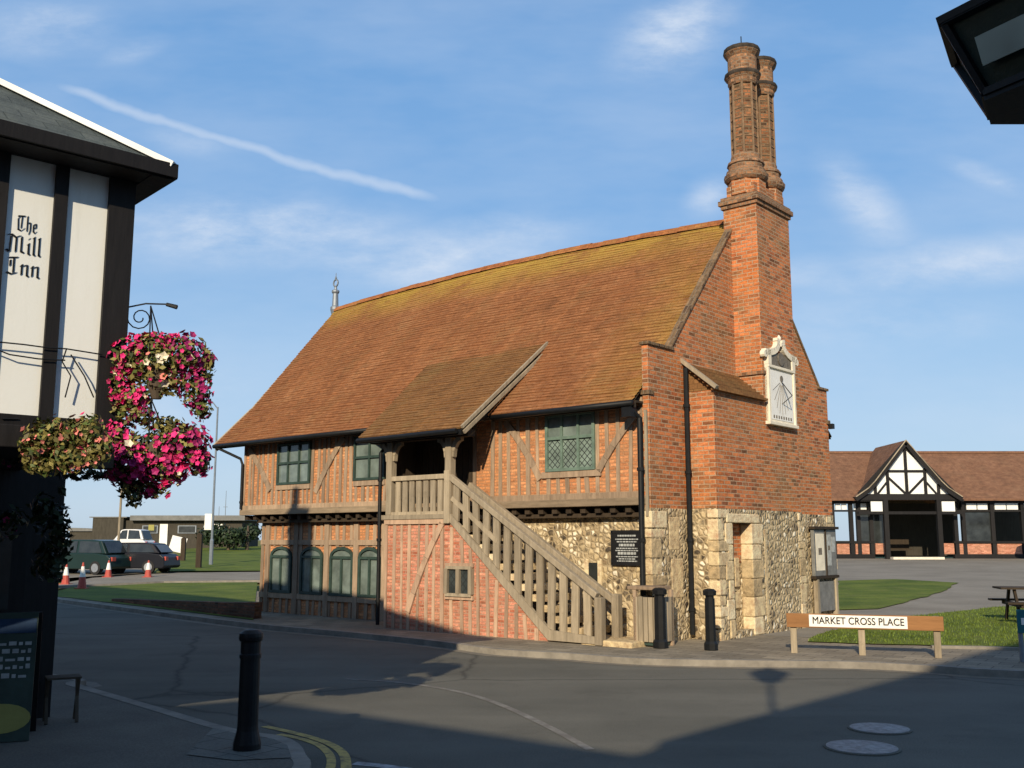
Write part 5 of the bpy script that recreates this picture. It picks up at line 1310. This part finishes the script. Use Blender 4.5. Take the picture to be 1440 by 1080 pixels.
foliage_thing('hanging_basket', 'upper hanging basket thick with magenta and white petunias', 'hanging basket',
   [(222, 512, 60, 40), (180, 505, 30, 34), (262, 500, 32, 32), (165, 545, 24, 34), (275, 545, 24, 34), (215, 480, 42, 14), (188, 560, 26, 22), (235, 540, 22, 20), (160, 520, 16, 40), (292, 512, 12, 26), (170, 580, 20, 20), (284, 575, 16, 18), (200, 585, 24, 14)], 420, .026, ('leafolive', 'leaf'),
   [('pink', 'pink_blossom', 190, .025, (1, 3, 5, 6, 8)), ('purple', 'purple_blossom', 150, .025, (2, 4, 9, 11, 12)), ('pink', 'scattered_blossom', 34, .024, (0, 2, 4, 7)), ('whitepetal', 'white_blossom', 12, .03, (0, 1, 2, 3, 6)), ('coral', 'coral_blossom', 16, .028, (0, 7))], chain=(212, 430), pot=(222, 528, .1), group='flower baskets on the pub corner', Y=YB)
foliage_thing('hanging_basket', 'lower hanging basket of crimson petunias trailing dark stems', 'hanging basket',
   [(222, 625, 56, 28), (185, 650, 42, 34), (262, 625, 34, 30), (225, 660, 42, 26), (165, 610, 26, 24), (190, 695, 18, 20), (178, 680, 14, 26), (280, 650, 18, 22), (235, 598, 30, 14), (150, 632, 20, 18), (215, 690, 26, 10)], 420, .026, ('leafolive', 'leafdark'),
   [('pink', 'pink_blossom', 150, .026, (1, 2, 3, 4, 7, 9, 10)), ('purple', 'purple_blossom', 120, .025, (1, 3, 7, 2)), ('pink', 'scattered_blossom', 40, .025, (0,)), ('whitepetal', 'white_blossom', 9, .03, (0, 1, 2, 3))], chain=(212, 560), pot=(222, 632, .1), group='flower baskets on the pub corner', Y=YB)
foliage_thing('flower_trough', 'wall trough of coral flowers and olive leaves under the white pub panels', 'flower trough',
   [(75, 615, 46, 30), (120, 608, 34, 28), (55, 630, 30, 26), (100, 645, 56, 22), (140, 628, 22, 24), (60, 655, 30, 16)], 480, .026, ('leafolive', 'leaf'),
   [('coral', 'coral_blossom', 40, .022, (0, 1, 2, 3, 4)), ('pink', 'pink_blossom', 5, .026, (1, 4)), ('whitepetal', 'white_blossom', 3, .024, (0, 1))], Y=7.7)
m_ = MB(); q0, q1 = loc(atY(40, 650, 7.75)-C), loc(atY(150, 650, 8.1)-C)
m_.box(L2(30, 640)[0], -.12, -.3, -.07, 2.36, 2.5); m_.build('trough_box', 'bark', pub)
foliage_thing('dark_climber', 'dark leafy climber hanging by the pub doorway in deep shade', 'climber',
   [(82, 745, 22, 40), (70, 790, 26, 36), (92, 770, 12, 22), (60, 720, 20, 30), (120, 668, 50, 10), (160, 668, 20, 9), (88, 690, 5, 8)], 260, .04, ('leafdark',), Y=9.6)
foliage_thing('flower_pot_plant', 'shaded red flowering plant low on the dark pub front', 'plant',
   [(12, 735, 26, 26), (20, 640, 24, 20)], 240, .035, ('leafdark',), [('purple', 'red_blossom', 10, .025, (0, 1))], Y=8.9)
# chalk A board
p = G(-8, 1045)
ab = thing('chalk_board', p, 'tall dark green chalk board with a yellow roundel at the pub door', 'sandwich board', radians(22))
m_ = MB(); m_.bar((0, .0, 0), (0, .2, 1.12), .56, .04, up=(0, 1, 0)); bd = m_.build('front_board', 'teal' if False else 'green', ab)
m_ = MB(); m_.bar((0, .5, 0), (0, .24, 1.12), .62, .03, up=(0, 1, 0)); m_.build('rear_board', 'blacktimber', ab)
fr = (Vector((0, .2, 1.12))-Vector((0, 0, 0))).normalized(); on = Vector((0, -fr.z, fr.y))
def bp(x, s): return Vector((x, 0, 0))+fr*s+on*.026
def stripe(mb, x0, x1, s0, s1): mb.poly([bp(x0, s0), bp(x1, s0), bp(x1, s1), bp(x0, s1)], [(0, 1, 2, 3)])
m_ = MB(); stripe(m_, -.27, .27, .95, 1.08); m_.build('blue_header', 'bluedark', bd)
m_ = MB(); random.seed(9)
for s0 in (.84, .77, .70, .63, .55):
    x = -.24
    while x < .22:
        l = random.uniform(.03, .09); stripe(m_, x, min(x+l, .24), s0, s0+random.uniform(.02, .045)); x += l+.02
m_.build('chalk_writing', 'chalk', bd)
m_ = MB(); m_.poly([bp(.02+.26*cos(t), .2+.13*sin(t)) for t in [2*pi*i/20 for i in range(20)]], [list(range(20))]); m_.build('yellow_roundel', 'yellowsign', bd)
# folded chairs / stool in the shade by the pub corner
fs = thing('folding_stool', G(85, 1015), 'small folded wooden stool against the dark pub corner', 'stool', .5)
for s_ in (-.14, .14):
    m_ = MB(); m_.bar((s_, -.1, 0), (s_, .12, .42), .03, .03, up=(1, 0, 0)); m_.bar((s_, .14, 0), (s_, -.06, .42), .03, .03, up=(1, 0, 0)); m_.build('leg', 'bark', fs)
m_ = MB()
for i in range(4): m_.box(-.16, .16, -.12+i*.07, -.07+i*.07, .42, .44)
m_.build('seat', 'bark', fs)
# ---------------------------------------------------------------- lantern top right and street lamp behind
def lantern(name, p, r, h, postx, label, posth, grp, q=.5):
    t = thing(name, p, label, 'street lamp', group=grp)
    z = posth
    m_ = MB(); m_.tube([(0, 0, 0), (0, 0, .9), (0, 0, 1.0), (0, 0, z-.05)], [.08, .07, .045, .035], 12); m_.build('post', 'iron', t)
    m_ = MB()
    for k_ in range(6):
        a = 2*pi*k_/6; m_.tube([(r*q*cos(a), r*q*sin(a), z), (r*cos(a), r*sin(a), z+h*.62)], .018, 5)
        a2 = 2*pi*(k_+1)/6
        for rr, zz in ((r*q, z), (r, z+h*.62)): m_.tube([(rr*cos(a), rr*sin(a), zz), (rr*cos(a2), rr*sin(a2), zz)], .02, 5)
    m_.lathe([(r*(q+.02), -.03), (r*(q+.02), .015)], (0, 0, z), 6); m_.build('lantern_frame', 'iron', t)
    m_ = MB(); m_.lathe([(r*(q-.01), .02), (r*.97, h*.62)], (0, 0, z), 6); m_.build('lantern_panes', 'darkpane', t)
    m_ = MB(); m_.lathe([(r*1.06, h*.6), (r*1.08, h*.66), (r*.6, h*.85), (r*.25, h*.95), (r*.2, h*1.05), (r*.05, h*1.15)], (0, 0, z), 6); m_.build('lantern_roof', 'iron', t)
    return t
M['darkpane'] = plain('dark_green_metal', (.015, .028, .022), .45, .3, 6)
lq = atY(1478, 130, 3.3)
lt = lantern('street_lamp', (lq.x, 3.3, 0), .355, .42, 0, 'dark hexagonal street lantern cut off by the top right corner', lq.z, 'hexagonal street lamps', .64)
m_ = MB(); m_.bar((-.205, -.145, .07+lq.z), (-.235, -.162, .165+lq.z), .2, .012, up=(-.83, -.48, -.3)); m_.build('pale_panel', 'lampglass', lt)
# pale maker's plate on the lantern
lantern('street_lamp', (-.2, -1.3, 0), .28, .6, 0, 'tall street lamp behind the viewpoint whose shadow falls on the road', 7.1, 'hexagonal street lamps')
# ---------------------------------------------------------------- houses behind the viewpoint (they cast the shade)
def house(x0, x1, y0, y1, ze, zr, ridge, label, mat='housebrick'):
    t = thing('town_house', ((x0+x1)/2, y0, 0), label, 'house', group='houses behind the viewpoint')
    hw = (x1-x0)/2; dp = y1-y0
    m_ = MB(); m_.box(-hw, hw, dp, 0, -.1, ze)
    if ridge == 'y': m_.prism([(-hw, ze), (hw, ze), (0, zr)], dp+.01, -.01, 'y')
    else: m_.prism([(dp, ze), (0, ze), (dp/2, zr)], -hw+.01, hw-.01, 'x')
    m_.build('wall', mat, t)
    m_ = MB(); e = .25
    if ridge == 'y':
        s = (zr-ze)/hw; m_.poly([(-hw-e, dp-e, ze-s*e), (0, dp-e, zr+.1), (0, e, zr+.1), (-hw-e, e, ze-s*e), (hw+e, dp-e, ze-s*e), (hw+e, e, ze-s*e)], [(0, 1, 2, 3), (1, 4, 5, 2)])
    else:
        s = (zr-ze)/(-dp/2); m_.poly([(-hw-e, e, ze-s*e), (hw+e, e, ze-s*e), (hw+e, dp/2, zr+.1), (-hw-e, dp/2, zr+.1), (-hw-e, dp-e, ze-s*e), (hw+e, dp-e, ze-s*e)], [(0, 1, 2, 3), (3, 2, 5, 4)])
    r_ = m_.build('roof', 'tile2', t)
    for z in (1.0, 3.9):
        x = -hw+1.
        while x < hw-1.2:
            m_ = MB(); m_.box(x, x+1, 0, .05, z, z+1.4); wo = m_.build('window', 'white', t); m_ = MB(); m_.box(x+.08, x+.92, .051, .06, z+.08, z+1.32); m_.build('pane', 'darkglass', wo); x += 2.2
    return t
house(-2.2, 9.8, -16, -5, 6.9, 11.2, 'y', 'tall brick house with gable to the street behind the viewpoint')
house(-12.2, -2.3, -15, -5, 6.6, 8.1, 'y', 'lower brick house with shallow gable beside the tall one')
house(9.9, 26, -15, -5, 7.5, 11.5, 'x', 'long brick house facing the street right of the tall one')
# ---------------------------------------------------------------- light, sky, camera
AZ, EL = radians(13.5), radians(24.5)
sun = bpy.data.lights.new('Sun', 'SUN'); sun.energy = 4.9; sun.angle = radians(.55); sun.color = (1., .84, .62)
so_ = bpy.data.objects.new('Sun', sun); COL.objects.link(so_)
ts_ = Vector((-sin(AZ)*cos(EL), -cos(AZ)*cos(EL), sin(EL)))
so_.rotation_euler = ts_.to_track_quat('Z', 'Y').to_euler()
W_ = bpy.data.worlds.new('World'); S.world = W_; W_.use_nodes = True
nt = W_.node_tree; bg = nt.nodes['Background']; bg.inputs['Strength'].default_value = .135
sky = nt.nodes.new('ShaderNodeTexSky'); sky.sky_type = 'NISHITA'; sky.sun_disc = False; sky.sun_elevation = EL; sky.sun_rotation = pi+AZ
sky.dust_density = .5; sky.air_density = 1.; sky.ozone_density = 3.
g = coords(nt, 'Generated')
sp = nt.nodes.new('ShaderNodeSeparateXYZ'); nt.links.new(g, sp.inputs[0])
yy = math_(nt, 'MAXIMUM', sp.outputs[1], .05)
sx = math_(nt, 'DIVIDE', sp.outputs[0], yy); sz = math_(nt, 'DIVIDE', sp.outputs[2], yy)
cv = nt.nodes.new('ShaderNodeCombineXYZ'); nt.links.new(sx, cv.inputs[0]); nt.links.new(sz, cv.inputs[1])
def dirsz(px, py):
    r = ray(px, py); return r.x/r.y, r.z/r.y
def blob(px, py, rx, ry, rot=0., amp=1.):
    cx_, cz_ = dirsz(px, py)
    mp = nt.nodes.new('ShaderNodeMapping'); mp.vector_type = 'TEXTURE'
    mp.inputs['Location'].default_value = (cx_, cz_, 0); mp.inputs['Rotation'].default_value = (0, 0, rot); mp.inputs['Scale'].default_value = (rx/1416, ry/1416, 1)
    nt.links.new(cv.outputs[0], mp.inputs[0])
    vl = nt.nodes.new('ShaderNodeVectorMath'); vl.operation = 'LENGTH'; nt.links.new(mp.outputs[0], vl.inputs[0])
    mr = nt.nodes.new('ShaderNodeMapRange'); mr.interpolation_type = 'SMOOTHSTEP'; mr.inputs[1].default_value = 1.; mr.inputs[2].default_value = 0.; mr.inputs[3].default_value = 0.; mr.inputs[4].default_value = amp
    nt.links.new(vl.outputs['Value'], mr.inputs[0]); return mr.outputs[0]
cl = None
for b in ((360, 325, 330, 80, -.02, 1.), (600, 365, 290, 70, -.05, .95), (700, 330, 200, 50, .1, .6), (950, 45, 150, 90, .6, .9), (1215, 285, 130, 60, -.9, .7), (1350, 372, 330, 55, .12, .85), (1250, 450, 260, 60, .05, .5), (200, 560, 260, 90, 0, .4), (60, 40, 170, 70, 0, .55), (1000, 275, 60, 40, .5, .7), (1390, 250, 90, 25, -.4, .6), (1090, 390, 200, 40, .1, .45), (260, 200, 90, 30, -.2, .4), (190, 70, 70, 30, .3, .5)):
    f = blob(*b); cl = f if cl is None else math_(nt, 'MAXIMUM', cl, f)
n1 = noise(nt, cv.outputs[0], 6, 7, .62, stretch=(1., 2.6, 1)); 
n1b = noise(nt, cv.outputs[0], 17, 8, .7, stretch=(1., 2.2, 1))
n1 = math_(nt, 'MULTIPLY', ramp(nt, n1, [(.32, (.08, .08, .08)), (.56, (1, 1, 1))]), ramp(nt, n1b, [(.25, (.35, .35, .35)), (.65, (1, 1, 1))]))
cf = math_(nt, 'MULTIPLY', math_(nt, 'MULTIPLY', cl, n1), .9)
hz = nt.nodes.new('ShaderNodeMapRange'); hz.inputs[1].default_value = .0; hz.inputs[2].default_value = .42; hz.inputs[3].default_value = .5; hz.inputs[4].default_value = .0; nt.links.new(sz, hz.inputs[0])
n3 = ramp(nt, noise(nt, cv.outputs[0], 2.2, 5, .6, stretch=(1., 3., 1)), [(.4, (0, 0, 0)), (.7, (1, 1, 1))])
cf = math_(nt, 'ADD', cf, math_(nt, 'MULTIPLY', n3, .26))
# contrail, a long thin band
a = dirsz(70, 118); b = dirsz(625, 287)
dx, dz = b[0]-a[0], b[1]-a[1]; LL = sqrt(dx*dx+dz*dz)
mp = nt.nodes.new('ShaderNodeMapping'); mp.vector_type = 'TEXTURE'; mp.inputs['Location'].default_value = ((a[0]+b[0])/2, (a[1]+b[1])/2, 0); mp.inputs['Rotation'].default_value = (0, 0, atan2(dz, dx)); mp.inputs['Scale'].default_value = (LL/2, .0085, 1)
nt.links.new(cv.outputs[0], mp.inputs[0]); s3 = nt.nodes.new('ShaderNodeSeparateXYZ'); nt.links.new(mp.outputs[0], s3.inputs[0])
u_ = math_(nt, 'ABSOLUTE', s3.outputs[0]); 
wob = math_(nt, 'MULTIPLY', math_(nt, 'SUBTRACT', noise(nt, cv.outputs[0], 14, 3), .5), 2.2)
arc = math_(nt, 'MULTIPLY', math_(nt, 'SUBTRACT', math_(nt, 'POWER', u_, 2.), .5), -.9)
v_ = math_(nt, 'ABSOLUTE', math_(nt, 'ADD', math_(nt, 'ADD', s3.outputs[1], wob), arc))
e1 = nt.nodes.new('ShaderNodeMapRange'); e1.interpolation_type = 'SMOOTHSTEP'; e1.inputs[1].default_value = 1.05; e1.inputs[2].default_value = .8; nt.links.new(u_, e1.inputs[0])
e2 = nt.nodes.new('ShaderNodeMapRange'); e2.interpolation_type = 'SMOOTHSTEP'; e2.inputs[1].default_value = 1.15; e2.inputs[2].default_value = .0; nt.links.new(v_, e2.inputs[0])
ct = math_(nt, 'MULTIPLY', math_(nt, 'MULTIPLY', e1.outputs[0], e2.outputs[0]), .5)
cf = math_(nt, 'MINIMUM', math_(nt, 'ADD', math_(nt, 'MAXIMUM', cf, ct), 0.), .8)
front_ = math_(nt, 'GREATER_THAN', sp.outputs[1], .05); cf = math_(nt, 'MULTIPLY', cf, front_)
CLOUD = (4.6, 5.2, 6.1)
hb = nt.nodes.new('ShaderNodeMapRange'); hb.inputs[1].default_value = .45; hb.inputs[2].default_value = .85; hb.inputs[3].default_value = .82; hb.inputs[4].default_value = .1; nt.links.new(sp.outputs[2], hb.inputs[0])
air = ramp(nt, sp.outputs[2], [(0., (.29, .39, .51)), (.18, (.235, .365, .53)), (.32, (.145, .29, .51)), (.55, (.105, .25, .49))])
air = mix(nt, 1., air, (10., 10., 10.), 'MULTIPLY')
c1 = mix(nt, hb.outputs[0], sky.outputs[0], air)
nt.links.new(mix(nt, cf, c1, CLOUD), bg.inputs['Color'])
cam = bpy.data.cameras.new('Camera'); co = bpy.data.objects.new('Camera', cam); COL.objects.link(co)
cam.sensor_width = 36; cam.lens = 36*F/1440; cam.clip_end = 3000; cam.clip_start = .05
co.location = (0, 0, H); co.rotation_euler = (pi/2+PIT, 0, 0)
S.camera = co
S.view_settings.view_transform = 'Standard'; S.view_settings.look = 'None'; S.view_settings.gamma = 1; S.view_settings.exposure = .14
